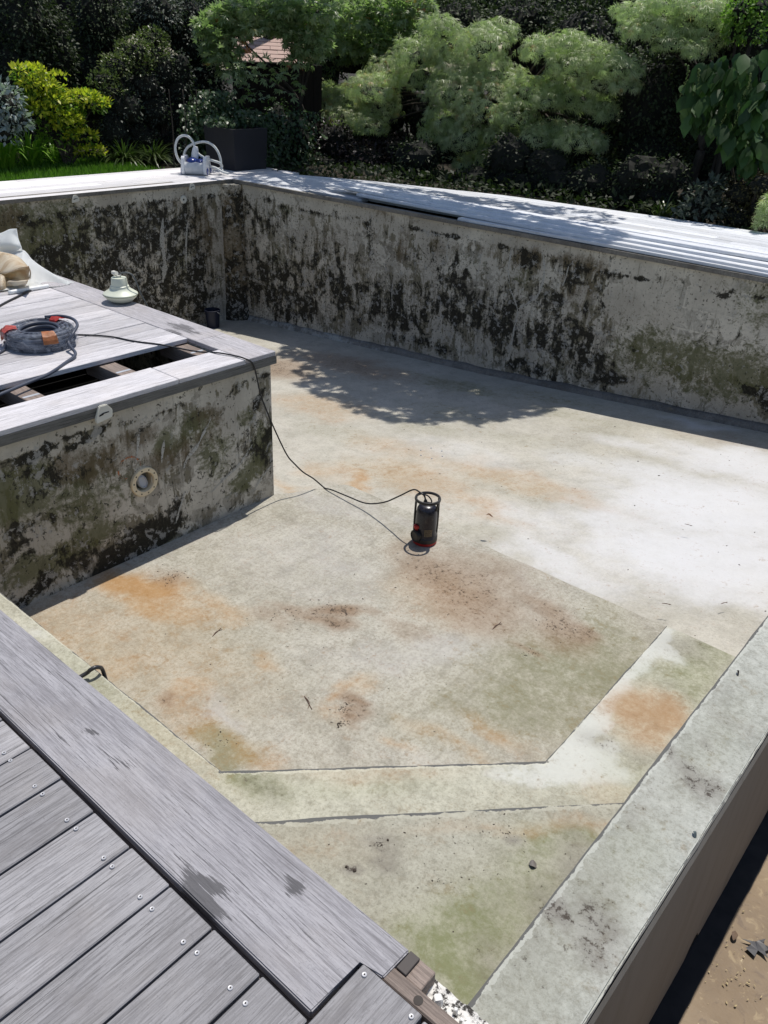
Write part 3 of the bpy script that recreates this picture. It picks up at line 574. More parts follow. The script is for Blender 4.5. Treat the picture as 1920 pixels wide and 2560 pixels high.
def cap_anchor(parent, c, s, ax, flip=1):       # white cover anchor, a rounded trapezium with a cut
    bm = bmesh.new()
    prof = [(-.048, -.042), (-.052, -.015), (-.022, .048), (.022, .048), (.052, .012), (.046, -.028)]
    prism(bm, [(a*s, b*s) for a, b in prof], 0, 0.014*s)
    bmesh.ops.bevel(bm, geom=[e for e in bm.edges], offset=0.004*s, segments=2, affect='EDGES')
    bmesh.ops.transform(bm, matrix=Matrix.Translation(c) @ Matrix(((0, 0, 1, 0), (1, 0, 0, 0), (0, 1, 0, 0), (0, 0, 0, 1))), verts=bm.verts)
    a = from_bm("cover_anchor", bm, WHITE, parent, smooth='auto')
    bm = bmesh.new(); prism(bm, [(-.03*s, -.006*s), (-.005*s, -.002*s), (-.004*s, .003*s), (.028*s, .004*s), (.026*s, .009*s), (-.008*s, .009*s), (-.028*s, .001*s)], 0.0142*s, 0.0155*s)
    bmesh.ops.transform(bm, matrix=Matrix.Translation(c) @ Matrix(((0, 0, 1, 0), (1, 0, 0, 0), (0, 1, 0, 0), (0, 0, 0, 1))), verts=bm.verts)
    from_bm("slot", bm, DARKVOID, a)
for (px, py) in ((414, 404), (162, 430)): cap_anchor(bw, onp(px, py, 0, XB+0.032), 0.95, 0)
c = onp(396, 431, 0, XB)
bm = bmesh.new(); RX = Matrix.Translation(c) @ Matrix.Rotation(math.pi/2, 4, 'Y')
lathe(bm, [(0.014, 0.0), (0.014, 0.012), (0.03, 0.016), (0.046, 0.012), (0.05, 0.0)], 28, RX, cap=False); inl = from_bm("inlet_ring", bm, WHITE, bw, smooth='auto')
bm = bmesh.new(); lathe(bm, [(0.0135, 0.001), (0.0135, 0.004)], 20, RX); from_bm("inlet_hole", bm, DARKVOID, inl)

# island wall
iw = thing("island_wall", (-4.5, 2.0, -1.5), "mossy flaking plaster wall with a round light fitting under the bright deck corner", "pool wall")
iw_blobs = ov([
    (310, 1170, .30, .10, DRT, .95, 18), (360, 1130, .12, .10, DRT, .95), (270, 1165, .08, .07, DRT, .8), (380, 1100, .06, .1, DRT, .85), (250, 1200, .1, .07, DRT, .75), (200, 1240, .3, .06, DRT, .62, 20), (60, 1290, .3, .05, DRT, .75, 20), (150, 1220, .3, .09, DRT, .5),
    (100, 1040, .16, .10, DRT, .55), (60, 1140, .12, .06, DRT, .62), (120, 1110, .10, .04, DRT, .55), (30, 1190, .1, .05, DRT, .5), (160, 1180, .12, .05, DRT, .55), (560, 870, .04, .06, DRT, 1.0), (570, 850, .03, .03, DRT, .9), (540, 930, .12, .12, DRT, .50), (500, 1000, .2, .1, DRT, .46), (580, 960, .06, .2, DRT, .45),
    (200, 940, .25, .02, DRT, .9, 18), (100, 970, .25, .02, DRT, .85, 18), (350, 890, .25, .02, DRT, .5, 18), (30, 1000, .1, .03, DRT, .6), (520, 830, .12, .02, DRT, .5, 18), (350, 1000, .12, .1, RUST, 0.68),
    (180, 1080, .3, .25, GRN, 0.61), (60, 1060, .2, .15, GRN, 0.88), (90, 1040, .1, .08, GRN, 1.00), (190, 1160, .2, .08, GRN, 0.94), (100, 1220, .25, .08, GRN, 0.94), (280, 1240, .3, .05, GRN, 0.94, 20), (420, 930, .12, .12, GRN, 0.81), (360, 960, .1, .08, GRN, 0.94), (470, 980, .15, .15, GRN, 0.68), (540, 1020, .2, .08, GRN, 0.94, 20), (560, 960, .1, .15, GRN, 0.81), (540, 900, .1, .06, GRN, 0.68), (20, 1080, .08, .15, GRN, 1.00), (220, 1000, .2, .1, RUST, 0.74), (160, 1000, .2, .08, RUST, 0.68), (450, 900, .1, .08, RUST, 0.81), (290, 940, .2, .06, RUST, 0.68), (420, 960, .2, .1, RUST, 0.54), (600, 1065, .06, .03, RUST, 0.81),
    (430, 990, .02, .25, LIM, 1.0, -30), (370, 960, .016, .2, LIM, 1.0, -28), (480, 1050, .2, .05, LIM, .6, 20), (300, 945, .018, .1, LIM, 1.0, -10), (430, 1060, .12, .08, LIM, .5), (450, 960, .09, .14, LIM, .5), (250, 1090, .2, .06, LIM, .5), (150, 1000, .25, .03, LIM, .5, 18), (480, 1000, .02, .2, LIM, .8, -35), (540, 1000, .015, .2, LIM, .9, -35), (60, 1200, .06, .15, LIM, .5), (520, 860, .12, .05, LIM, .5), (40, 1250, .03, .1, LIM, .8), (130, 1150, .15, .04, LIM, .5, 18)], x=XPEN)
ISLW = mat_wall("island_wall_plaster")
lc = onp(311, 1040, 0, XPEN); LY, LZ, LR = lc.y, lc.z, 0.062
bm = bmesh.new()
prism(bm, [(XPEN-0.2, -1), (XPEN, -1), (XPEN, YPEN), (XPEN-0.2, YPEN)], -1.55, -0.03)
gridify(bm, 0.028, (1, 2))
# opening for the light: pull the grid faces inside the circle out
dele = [f for f in bm.faces if f.normal.x > 0.9 and math.hypot(f.calc_center_median().y-LY, f.calc_center_median().z-LZ) < LR*0.92]
bmesh.ops.delete(bm, geom=dele, context='FACES')
from_bm("wall_body", bm, ISLW, iw, paint=painter(iw_blobs, warp=0.05, wscale=7, extra=water_line(-0.15, 0.022, 0, 0.75)), recalc=False)
bm = bmesh.new(); prism(bm, [(-10.2, YPEN-0.2), (XPEN-0.205, YPEN-0.2), (XPEN-0.205, YPEN), (-10.2, YPEN)], -2.2, -0.03); gridify(bm, 0.15, (0, 2))
from_bm("side_wall", bm, ISLW, iw, paint=painter([(Vector((-6, YPEN, -1)), 3, 1, 0, DRT, .5, 1)]))
RX = Matrix.Translation((XPEN, LY, LZ)) @ Matrix.Rotation(math.pi/2, 4, 'Y')
bm = bmesh.new(); lathe(bm, [(0.055, -0.07), (0.055, 0.004), (0.058, 0.012), (0.081, 0.012), (0.085, 0.006), (0.085, 0.0)], 48, RX, cap=False)
lf = from_bm("light_fitting", bm, CREAM, iw, smooth='auto'); 
bm = bmesh.new(); lathe(bm, [(0.0545, -0.069), (0.0545, -0.06)], 32, RX); from_bm("niche_back", bm, plain("grey_niche", (0.22, 0.23, 0.22), 0.6), lf)
bm = bmesh.new(); T = Matrix.Translation((XPEN-0.020, LY-0.004, LZ-0.004)) @ Matrix.Rotation(math.radians(24), 4, 'X') @ Matrix.Diagonal((1, 0.62, 1.0, 1)) @ Matrix.Rotation(math.pi/2, 4, 'Y')
lathe(bm, [(0.0, -0.03), (0.042, -0.03), (0.046, -0.01), (0.046, 0.012), (0.036, 0.02), (0.033, 0.014), (0.0, 0.012)], 32, T, cap=False); from_bm("lamp_socket", bm, GREYP, lf, smooth='auto')
for k in range(10):
    a = 2*math.pi*(k+0.3)/10; bm = bmesh.new()
    lathe(bm, [(0.0042, 0.0121), (0.0042, 0.0128)], 10, RX @ Matrix.Translation((0.070*math.cos(a), 0.070*math.sin(a), 0))); from_bm("screw_hole", bm, DARKVOID, lf)
cap_anchor(iw, onp(222, 893, 0, -3.461), 0.98, 0)
# orange paint ring sprayed beside the fitting
M = NM("orange_spray"); n = M.noise(30, 5, 0.7); M.put(M.b.inputs["Alpha"], M.sstep(n, 0.46, 0.6, 0, 0.75)); ORG_M = M.done((0.55, 0.17, 0.05), 0.8)
bm = bmesh.new(); c = onp(278, 1010, 0, XPEN); vs = []
for k in range(25):
    a = math.radians(-10+k*11); vs.append([bm.verts.new((XPEN+0.0035, c.y+math.cos(a)*r, c.z+math.sin(a)*r*0.9)) for r in (0.062, 0.072+0.002*math.sin(k))])
for a, b in zip(vs, vs[1:]): bm.faces.new((a[0], a[1], b[1], b[0]))
from_bm("paint_ring", bm, ORG_M, iw)

# pale run-off streaks of lime that dried on the plaster
M = NM("dried_lime"); n = M.noise(40, 8, 0.75); LIMEM = M.done(M.mix(n, (0.36, 0.345, 0.30), (0.56, 0.54, 0.48)), 0.9, n, 0.4, 0.003)
M.put(M.b.inputs["Alpha"], M.sstep(M.noise(60, 8, 0.75), 0.38, 0.5))
def streak(parent, pts, w0, w1, ax, v):
    P = catmull([onp(x, y, ax, v) for x, y in pts], 10); bm = bmesh.new(); prev = None; i, j = ((1, 2) if ax == 0 else (0, 2))
    for k, p in enumerate(P):
        q = P[min(k+1, len(P)-1)]-P[max(k-1, 0)]; q = Vector((q[i], q[j])).normalized(); n_ = Vector((-q.y, q.x)); t = k/(len(P)-1)
        w_ = (w0+(w1-w0)*t)*(0.75+0.6*mnoise.noise(p*23))*min(1, 0.25+4*min(t, 1-t)); row = []
        for s_ in (-1, 1):
            c = p.copy(); c[i] += n_.x*w_*s_+0.006*mnoise.noise(p*14+Vector((s_, 0, 0))); c[j] += n_.y*w_*s_; row.append(bm.verts.new(c))
        if prev: bm.faces.new((prev[0], prev[1], row[1], row[0]))
        prev = row
    from_bm("lime_streak", bm, LIMEM, parent)
ylw = YL-0.0025
for pts, a, b in (([(1105, 535), (1101, 560), (1098, 585), (1101, 612)], .013, .009), ([(1172, 545), (1176, 580), (1172, 612), (1160, 640), (1138, 656), (1118, 668)], .014, .016), ([(1096, 605), (1108, 640), (1118, 672), (1112, 705), (1106, 735), (1100, 765)], .008, .016), ([(1040, 545), (1036, 575), (1030, 600)], .010, .006), ([(968, 520), (965, 545), (967, 570)], .009, .005), ([(900, 520), (898, 545), (895, 565)], .009, .005), ([(1228, 575), (1222, 600), (1212, 622)], .008, .005), ([(850, 600), (846, 640), (850, 670)], .009, .005), ([(660, 560), (657, 600), (660, 630)], .009, .006)):
    streak(lwl, pts, a, b, 1, ylw)
xiw = XPEN+0.0025
for pts, a, b in (([(455, 905), (440, 935), (425, 965), (405, 990), (395, 1015)], .010, .014), ([(356, 950), (352, 975), (349, 1000)], .008, .010), ([(300, 938), (297, 965), (294, 1000)], .010, .011), ([(545, 960), (520, 1000), (480, 1040), (455, 1065)], .007, .009), ([(590, 1000), (560, 1040), (545, 1070)], .007, .006), ([(400, 1060), (388, 1100), (380, 1130)], .006, .008)):
    streak(iw, pts, a, b, 0, xiw)
xbw = XB+0.0025
for pts, a, b in (([(352, 470), (350, 520), (356, 570), (352, 610)], .035, .05), ([(405, 480), (402, 530), (404, 580)], .02, .012)):
    streak(bw, pts, a, b, 0, xbw)
# ------------------------------------------------------------------ decks
rnd = random.Random(11)
TH = 0.028
def decking(name, boards, mat, parent, bev=0.0025, grid=None, paint=None):
    """All boards of one field as a single mesh; boards = (x0, x1, y0, y1)."""
    bm = bmesh.new(); cnt = []
    for (x0, x1, y0, y1) in boards:
        n0 = len(bm.faces); dz = rnd.uniform(-0.0012, 0.0012)
        box(bm, x0, x1, y0, y1, -TH+dz, dz, bev); cnt.append((len(bm.faces)-n0, rnd.random()))
    me = bpy.data.meshes.new(name); 
    if grid: gridify(bm, grid, (0, 1))
    bm.to_mesh(me); bm.free()
    if not grid: set_tint(me, [t for c, t in cnt for _ in range(c)])
    else: set_tint(me, [cnt[0][1]]*len(me.polygons))
    if paint: paint(me)
    return link(name, me, mat, parent)
nd_t = thing("near_deck", (-2.0, -0.6, -0.03), "grey weathered timber deck with bright screw heads in the foreground", "deck")
gaps = [-4.465+0.1443*k for k in range(0, 27)]   # board joints measured along x
gaps = [-1.449-0.1435*k for k in range(20, 0, -1)] + [-1.448, -1.305, -1.162, -1.0195, -0.876, -0.7325]
boards = []
for a, b in zip(gaps, gaps[1:]): boards.append((a+0.003, b-0.003, -2.2, 0.590+rnd.uniform(-0.002, 0.002)))
boards.append((-0.7295, -0.607, -2.2, 0.590))
boards.append((-0.602, -0.455, -2.2, 0.739))
decking("boards", boards, NEAR_WOOD_Y, nd_t)
bx = -0.447; boards = []
while bx < 1.2: boards.append((bx, bx+0.139, -2.2, 0.735+rnd.uniform(-.003, .003))); bx += 0.145
decking("boards", boards, NEAR_WOOD_Y, nd_t)
# wide edge plank with a notched end
def plank_stain(me):
    painter(ov([(435, 1925, .014, .075, DRT, 1.0, 84), (430, 1945, .018, .06, DRT, 1.0, 84), (470, 1920, .010, .035, DRT, 1.0, 84), (640, 1905, .014, .022, DRT, 1.0, 84), (632, 1920, .010, .022, DRT, 1.0, 84), (533, 1853, .012, .004, DRT, 1.0), (194, 1583, .006, .005, DRT, 1.2)], z=0), warp=0.006, wscale=25)(me)
bm = bmesh.new(); prism(bm, [(-3.465, 0.604), (-0.612, 0.604), (-0.612, 0.7385), (-0.555, 0.7425), (-0.5515, 0.820), (-3.465, 0.820)], -TH, 0.0)
bmesh.ops.bevel(bm, geom=bm.edges[:], offset=0.003, segments=2, affect='EDGES')
gridify(bm, 0.018, (1,)); gridify(bm, 0.03, (0,))
o = from_bm("edge_plank", bm, NEAR_WOOD_X, nd_t, paint=plank_stain); set_tint(o.data, [0.5]*len(o.data.polygons))
bm = bmesh.new(); box(bm, -3.465, -0.56, 0.575, 0.625, -0.09, -0.03); box(bm, -3.465, 1.2, -0.6, -0.55, -0.12, -0.03); box(bm, -3.465, 1.2, -1.6, -1.55, -0.12, -0.03); from_bm("bearer", bm, JOIST, nd_t)
bm = bmesh.new(); box(bm, -3.46, 1.2, -2.2, 0.60, -0.20, -0.19); from_bm("under_membrane", bm, DARKVOID, nd_t)
# screws
SCREW = plain("zinc_screw", (0.44, 0.44, 0.46), 0.5, 0.3)
bm = bmesh.new(); lathe(bm, [(0.0015, 0.0006), (0.002, 0.0018), (0.0055, 0.0022), (0.0066, 0.0016), (0.0070, -0.001)], 16)
scr_me = bpy.data.meshes.new("screw"); bmesh.ops.recalc_face_normals(bm, faces=bm.faces); bm.to_mesh(scr_me); bm.free(); scr_me.materials.append(SCREW)
bm = bmesh.new(); lathe(bm, [(0.0019, 0.0012), (0.0021, 0.0026)], 10); drv_me = bpy.data.meshes.new("drive_hole"); bm.to_mesh(drv_me); bm.free(); drv_me.materials.append(DARKVOID)
spots = [(-1.326, .533), (-1.290, .534), (-1.178, .533), (-1.146, .533), (-1.041, .531), (-1.000, .531), (-.895, .530), (-.857, .534), (-.756, .533), (-.713, .533), (-1.621, .537), (-1.586, .535), (-1.469, .534), (-1.434, .534), (-.585, .722), (-.468, .722), (-0.62, .533), (-1.73, .534)]
inv = wm(nd_t).inverted()
for (x, y) in spots:
    s = bpy.data.objects.new("screw", scr_me); COL.objects.link(s); s.parent = nd_t; s.location = inv @ Vector((x, y, 0.001)); s.scale = (0.8, 0.8, 1)
    s["label"] = "bright zinc screw head"
    h = bpy.data.objects.new("drive_hole", drv_me); COL.objects.link(h); h.parent = s
# joist and block that stick out at the end
j = thing("timber_joist", (-0.3, 0.759, -0.1), "brown joist with a round bolt hole running along the nearest board ends", "joist")
bm = bmesh.new(); box(bm, -0.565, 0.4, 0.7425, 0.776, -0.11, -0.006, 0.002); gridify(bm, 0.05, (0,)); o = from_bm("beam", bm, JOIST, j); set_tint(o.data, [0.3]*len(o.data.polygons))
bm = bmesh.new(); lathe(bm, [(0.0095, -0.0058), (0.0095, -0.0050)], 18, Matrix.Translation((-0.479, 0.757, 0))); from_bm("bolt_hole", bm, plain("hole_dark", (0.05, 0.042, 0.036), 0.8), j)
b = thing("timber_block", (-0.52, 0.8, -0.12), "short sawn brown timber block wedged between the edge plank end and the joist", "timber block")
bm = bmesh.new(); box(bm, -0.553, -0.489, 0.777, 0.826, -0.11, -0.012, 0.002); o = from_bm("block", bm, JOIST, b); set_tint(o.data, [0.95]*len(o.data.polygons))
bm = bmesh.new(); box(bm, -0.551, -0.527, 0.778, 0.823, -0.012, -0.004, 0.001); from_bm("packing_strip", bm, plain("wet_timber", (0.07, 0.06, 0.055), 0.7, var=0.3), b)

# ---- island deck (the bright corner that stands into the pool)
idk = thing("island_deck", (-5.5, 1.5, -0.03), "bright sun-bleached timber deck corner with a long slot of missing boards", "deck")
HX0, HX1, HYE = -4.0, -3.715, 2.905
JY = (2.815, 2.31, 1.77)
boards = []; bx = HX0
while bx > -9.0:
    boards.append((bx-0.138, bx, -1.0, 2.916)); bx -= 0.144
decking("boards", boards, PEN_WOOD_Y, idk)
bm = bmesh.new(); box(bm, -9.2, -3.93, 2.922, 3.147, -TH, 0, 0.003); gridify(bm, 0.03, (0,)); gridify(bm, 0.02, (1,))
o = from_bm("edge_plank", bm, PEN_WOOD_X, idk, paint=painter(ov([(370, 700, .05, .035, DRT, .7), (395, 708, .11, .05, DRT, 1.0, 0), (375, 718, .09, .03, DRT, .9), (410, 715, .08, .03, DRT, .9)], z=0), warp=0.01, wscale=20)); set_tint(o.data, [0.55]*len(o.data.polygons))
bm = bmesh.new(); box(bm, -3.927, -3.465, 2.922, 3.147, -TH, 0, 0.003); gridify(bm, 0.05, (0, 1)); o = from_bm("edge_plank", bm, PEN_WOOD_X, idk, paint=painter([])); set_tint(o.data, [0.75]*len(o.data.polygons))
bm = bmesh.new(); box(bm, HX1, -3.465, -1.0, 2.45, -TH, 0, 0.003); o = from_bm("front_plank", bm, PEN_WOOD_Y, idk); set_tint(o.data, [0.95]*len(o.data.polygons))
bm = bmesh.new(); box(bm, HX1+0.008, -3.465, 2.453, 2.919, -TH, 0, 0.003); o = from_bm("front_plank", bm, PEN_WOOD_Y, idk); set_tint(o.data, [0.8]*len(o.data.polygons))
bm = bmesh.new(); prism(bm, [(-3.487, -1), (-3.462, -1), (-3.462, 3.15), (-9.2, 3.15), (-9.2, 3.125), (-3.487, 3.125)], -0.075, -TH-0.0005); gridify(bm, 0.2, (0, 1))
o = from_bm("fascia", bm, FASCIA, idk); set_tint(o.data, [0.5]*len(o.data.polygons))
for py0, wd in ((JY[0], 0.10), (JY[1], 0.10), (JY[2], 0.10), (JY[2]-.53, .085)):
    bm = bmesh.new(); box(bm, -4.15, -3.52, py0, py0+wd, -0.12, -0.034, 0.002); o = from_bm("joist", bm, JOIST, idk); set_tint(o.data, [rnd.random()]*len(o.data.polygons))
    bm = bmesh.new(); box(bm, -3.855, -3.835, py0+.006, py0+wd-.006, -0.0338, -0.0332); from_bm("foil_strip", bm, GREYP, o)
bm = bmesh.new(); box(bm, -9.0, -3.70, -1, 2.92, -0.46, -0.45); from_bm("under_membrane", bm, DARKVOID, idk)
bm = bmesh.new(); vs = []
for y in np.linspace(-1, 2.9, 120):
    w_ = 0.015+0.012*mnoise.noise(Vector((0, y*5, 1))); vs.append([bm.verts.new((-3.715-0.03-w_, y, -0.052+0.008*mnoise.noise(Vector((0, y*9, 2))))), bm.verts.new((-3.69, y, -0.045)), bm.verts.new((-3.69, y, -0.3)), bm.verts.new((-3.715-0.03-w_, y, -0.3))])
for a, b_ in zip(vs, vs[1:]):
    for k in range(4): bm.faces.new((a[k], a[(k+1) % 4], b_[(k+1) % 4], b_[k]))
from_bm("wall_top_mortar", bm, MORTAR, idk)
bm = bmesh.new()
for (y0, y1) in ((1.55, 1.85), (1.95, 2.05), (2.2, 2.6)): box(bm, -3.905, -3.897, y0, y1, -0.30, -0.296)
from_bm("chalk_line", bm, MORTAR, idk)

# ---- back deck and long side deck
bdk = thing("back_deck", (-9.8, 4, -0.03), "white sunlit deck strip along the far end of the pool beside the lawn", "deck")
boards = []; bx = -9.195
while bx > -10.45: boards.append((bx-0.1385, bx, -1.0, 8.9)); bx -= 0.144
cut = []
for (a, b_, c_, d_) in boards:
    y = c_
    while y < d_: L = rnd.uniform(1.6, 3.4); cut.append((a, b_, y, min(d_, y+L)-0.003)); y += L
decking("boards", cut, BACK_WOOD, bdk)
bm = bmesh.new(); box(bm, -10.45, -9.41, -1, 7.4, -0.25, -0.04); from_bm("frame", bm, JOIST, bdk)
ldk = thing("long_deck", (-4, 8.8, -0.03), "blue-grey shaded deck strip along the long mouldy wall under the maple", "deck")
def zo(px, py): return onz(px, py, 0)
boards = []; by = YL+0.30
while by < 9.95:
    xs = -9.19
    x_lo = float(np.interp(by, [8.2, 8.35, 8.49, 9.14, 9.68, 10], [-9.19, -9.9, -9.9, -8.7, -7.0, -5.0]))
    x = x_lo
    while x < 3.0: L = rnd.uniform(2.2, 3.8); boards.append((x, min(3.0, x+L)-0.003, by, by+0.1385)); x += L
    by += 0.144
boards.append((-9.19, -7.0, YL+0.155, YL+0.2955)); boards.append((-9.19, -7.9, YL+0.011, YL+0.151))
o = decking("boards", boards, LONG_WOOD, ldk)
bm = bmesh.new(); bm.from_mesh(o.data); off = wm(ldk) @ o.location        # outer edge cut on a gentle curve
for (ax_, ay_), (bx_, by_) in (((-9.5, 8.52), (-8.1, 9.18)), ((-8.1, 9.18), (-6.2, 9.72)), ((-6.2, 9.72), (-3.9, 9.98))):
    n_ = Vector((-(by_-ay_), bx_-ax_, 0)).normalized()
    r = bmesh.ops.bisect_plane(bm, geom=bm.verts[:]+bm.edges[:]+bm.faces[:], plane_co=Vector((ax_, ay_, 0))-off, plane_no=n_, clear_outer=True)
    bmesh.ops.edgenet_fill(bm, edges=[g for g in r["geom_cut"] if isinstance(g, bmesh.types.BMEdge)])
bm.to_mesh(o.data); bm.free()
bm = bmesh.new(); box(bm, -9.19, 3, YL+0.052, 9.9, -0.30, -0.10); from_bm("frame", bm, DARKVOID, ldk)  # solid black box, the deck gap's shade is put into its colour
# loose boards lying in a stack along the edge
specs = [  # (y0, z, x0, x1, bend, label)
    (7.655, 0.000, -5.44, 2.6, 0.0, "front pale loose board with its rounded end beside the dark gap, on the long wall"),
    (7.700, 0.029, -7.10, 2.4, 0.075, "bowed pale loose board lying over the dark gap in the long deck"),
    (7.800, 0.058, -7.70, 2.7, 0.09, "bowed pale loose board, second step of the stack behind the dark gap"),
    (7.915, 0.087, -7.60, 2.5, 0.08, "highest pale loose board, on the ridge of the stack along the long wall"),
    (8.062, 0.058, -7.40, 2.6, 0.05, "pale loose board just behind the ridge of the stack"),
    (8.208, 0.058, -7.00, 2.3, 0.03, "rearmost pale loose board of the stack, nearest the maple"),
    (7.950, 0.029, -7.50, 2.6, 0.05, "pale loose board buried in the middle of the stack"),
    (8.100, 0.029, -7.20, 2.6, 0.04, "pale loose board buried at the back of the stack"),
]
for (y0, z, x0, x1, bend, lab) in specs:
    bm = bmesh.new(); rows = []; wd = 0.137
    N = 60
    for i in range(N+1):
        x = x0+(x1-x0)*i/N; t = i/N
        off = bend*max(0, 1-t*2.2)**2*1.6
        zz = z+0.006*math.sin(t*7+y0*9)
        ww = wd
        if i == 0: ww *= 0.82
        yc = y0+wd/2+off
        prof = [(-.5, 0), (-.5, .7), (-.46, 1), (-.30, 1), (-.28, .86), (-.24, .86), (-.22, 1), (.22, 1), (.24, .86), (.28, .86), (.30, 1), (.46, 1), (.5, .7), (.5, 0)]
        rows.append([bm.verts.new((x, yc+a*ww, zz+b_*0.027+0.001)) for a, b_ in prof])
    n = len(rows[0])
    for a, b_ in zip(rows, rows[1:]):
        for k in range(n): bm.faces.new((a[k], a[(k+1) % n], b_[(k+1) % n], b_[k]))
    bm.faces.new(rows[0][::-1]); bm.faces.new(rows[-1])
    o = from_bm("loose_board", bm, LOOSE_WOOD, None, smooth='auto'); set_tint(o.data, [rnd.uniform(.3, .9)]*len(o.data.polygons))
    tag(o, lab, "deck board", "loose boards stacked along the long wall")

# ---- ground
bm = bmesh.new()
for (x0, x1, y0, y1) in ((-60, -10.44, -60, 70), (-10.44, 60, 9.9, 70), (-10.44, -9.42, 8.85, 9.9), (-9.42, 60, 7.87, 9.9), (-10.44, 60, -60, -2.1), (-10.44, -9.42, -2.1, 8.85), (1.3, 60, -2.1, 0.1), (3.2, 60, 0.1, 7.87)):
    box(bm, x0, x1, y0, y1, -3.0, -0.10)
tag(from_bm("ground", bm, SOIL), kind='structure')
# ------------------------------------------------------------------ small things
def zat(px, py, X, Y):            # point straight above (X, Y) that lies under this photo point
    d = ray(px, py); t = (d.x*X+d.y*Y)/(d.x**2+d.y**2); return CAM_H + d.z*t
CAMR = Vector((math.cos(YAW), math.sin(YAW), 0)); CAMF = Vector((-math.sin(YAW), math.cos(YAW), 0))
BLACK_RUB = plain("black_rubber", (0.018, 0.018, 0.02), 0.45, spec=0.4)
_m = NM("dusty_black_paint"); _n = _m.noise(30, 8, .75); _n2 = _m.noise(7, 5, .6)
BLACK_PL = _m.done(_m.mix(_m.math('MULTIPLY', _m.sstep(_n, .52, .66), .6), (0.016, 0.016, 0.024), (0.10, 0.09, 0.075)), _m.lin(_n2, .3, .7, .22, .42), _n, .05, .003, .5)
BLACK_CAST = plain("dark_cast_housing", (0.028, 0.026, 0.024), 0.4, var=0.25)
RED = plain("red_plastic", (0.42, 0.022, 0.018), 0.4)

# ---- submersible pump
pc = onz(915, 1170, ZS); PX, PY = pc.x+0.0, pc.y+0.01
pump = thing("submersible_pump", (PX, PY, ZS), "black submersible pump with ring handle and red base on the shallow pool floor", "pump", rz=YAW)
# built in the pump's own frame: x to the right as seen from the viewer, y away, z up
def pbm(name, bm, mat, par=pump, smooth='auto'): return from_bm(name, bm, mat, par, smooth=smooth, world=False)
bm = bmesh.new(); lathe(bm, [(0.066, 0.018), (0.069, 0.024), (0.069, 0.050), (0.066, 0.062), (0.062, 0.075), (0.0645, 0.14), (0.063, 0.19), (0.058, 0.224), (0.050, 0.240), (0.034, 0.249), (0.0, 0.252)], 48)
body = pbm("body", bm, BLACK_PL)
bm = bmesh.new(); lathe(bm, [(0.067, 0.0), (0.0715, 0.003), (0.0715, 0.017), (0.067, 0.020)], 48); pbm("base_ring", bm, RED)
bm = bmesh.new()
for k in range(4):
    a = math.pi/4+k*math.pi/2; lathe(bm, [(0.0085, -0.000), (0.0085, 0.003)], 12, Matrix.Translation((0.055*math.cos(a), 0.055*math.sin(a), 0)))
lathe(bm, [(0.066, 0.0185), (0.0735, 0.0200), (0.0735, 0.046), (0.068, 0.052)], 48, cap=False); pbm("lower_housing", bm, BLACK_CAST)
bm = bmesh.new()           # ring handle on four posts
prof = []; RH, ZH = 0.069, 0.288
rings = []
for i in range(56):
    a = 2*math.pi*i/56; ca, sa = math.cos(a), math.sin(a); 
    rings.append([bm.verts.new(((RH+u)*ca, (RH+u)*sa, ZH+v)) for u, v in ((.0075, -.006), (.0085, 0), (.006, .008), (-.002, .009), (-.006, .004), (-.004, -.005), (.002, -.008))])
for i in range(56):
    A_, B_ = rings[i], rings[(i+1) % 56]
    for k in range(7): bm.faces.new((A_[k], A_[(k+1) % 7], B_[(k+1) % 7], B_[k]))
rng_o = pbm("ring_handle", bm, BLACK_CAST)
for k in range(6):
    a = math.radians(30+60*k); bm = bmesh.new(); lathe(bm, [(0.0042, 0), (0.0042, 0.0035), (0.0028, 0.0045)], 6, Matrix.Translation((RH*math.cos(a), RH*math.sin(a), ZH+0.0085))); pbm("bolt", bm, GREYP, rng_o)
for a in (15, 165, 250):
    a = math.radians(a); bm = bmesh.new()
    P = [(0.0685*math.cos(a), 0.0685*math.sin(a), 0.03), (0.0705*math.cos(a), 0.0705*math.sin(a), 0.15), (0.068*math.cos(a), 0.068*math.sin(a), 0.283)] if a < 4 else [(0.058*math.cos(a+1.4), 0.058*math.sin(a+1.4), 0.225), (0.064*math.cos(a+1.4), 0.064*math.sin(a+1.4), 0.25), (0.068*math.cos(a+1.4), 0.068*math.sin(a+1.4), 0.283)]
    tube(bm, P, 0.0065, 8, 5); pbm("handle_rod", bm, BLACK_CAST)
bm = bmesh.new()          # discharge outlet on the front left
MT = Matrix.Rotation(math.radians(220), 4, 'Z') @ Matrix.Translation((0.058, 0, 0.062)) @ Matrix.Rotation(math.pi/2, 4, 'Y')
lathe(bm, [(0.034, -0.01), (0.036, 0.012), (0.0375, 0.018), (0.0375, 0.026), (0.030, 0.031), (0.028, 0.026), (0.0, 0.025)], 28, MT, cap=False); pbm("outlet", bm, BLACK_CAST)
bm = bmesh.new(); MT = Matrix.Translation((-0.055, -0.036, 0.112)); lathe(bm, [(0.010, -0.022), (0.010, 0.0), (0.019, 0.0), (0.020, 0.012), (0.017, 0.018), (0.006, 0.020), (0.006, 0.014), (0, 0.014)], 9, MT, cap=False); pbm("valve_knob", bm, RED)
M = NM("brass_label"); n1 = M.noise(60, 4, 0.7, M.map((1, 1, 5.0))); n2 = M.noise(14, 4, 0.6)
PLATE = M.done(M.mix(M.math('MULTIPLY', M.sstep(n1, 0.5, 0.6), 0.55), M.mix(n2, (0.50, 0.40, 0.25), (0.34, 0.26, 0.16)), (0.10, 0.08, 0.06)), 0.45)
bm = bmesh.new(); vs = []
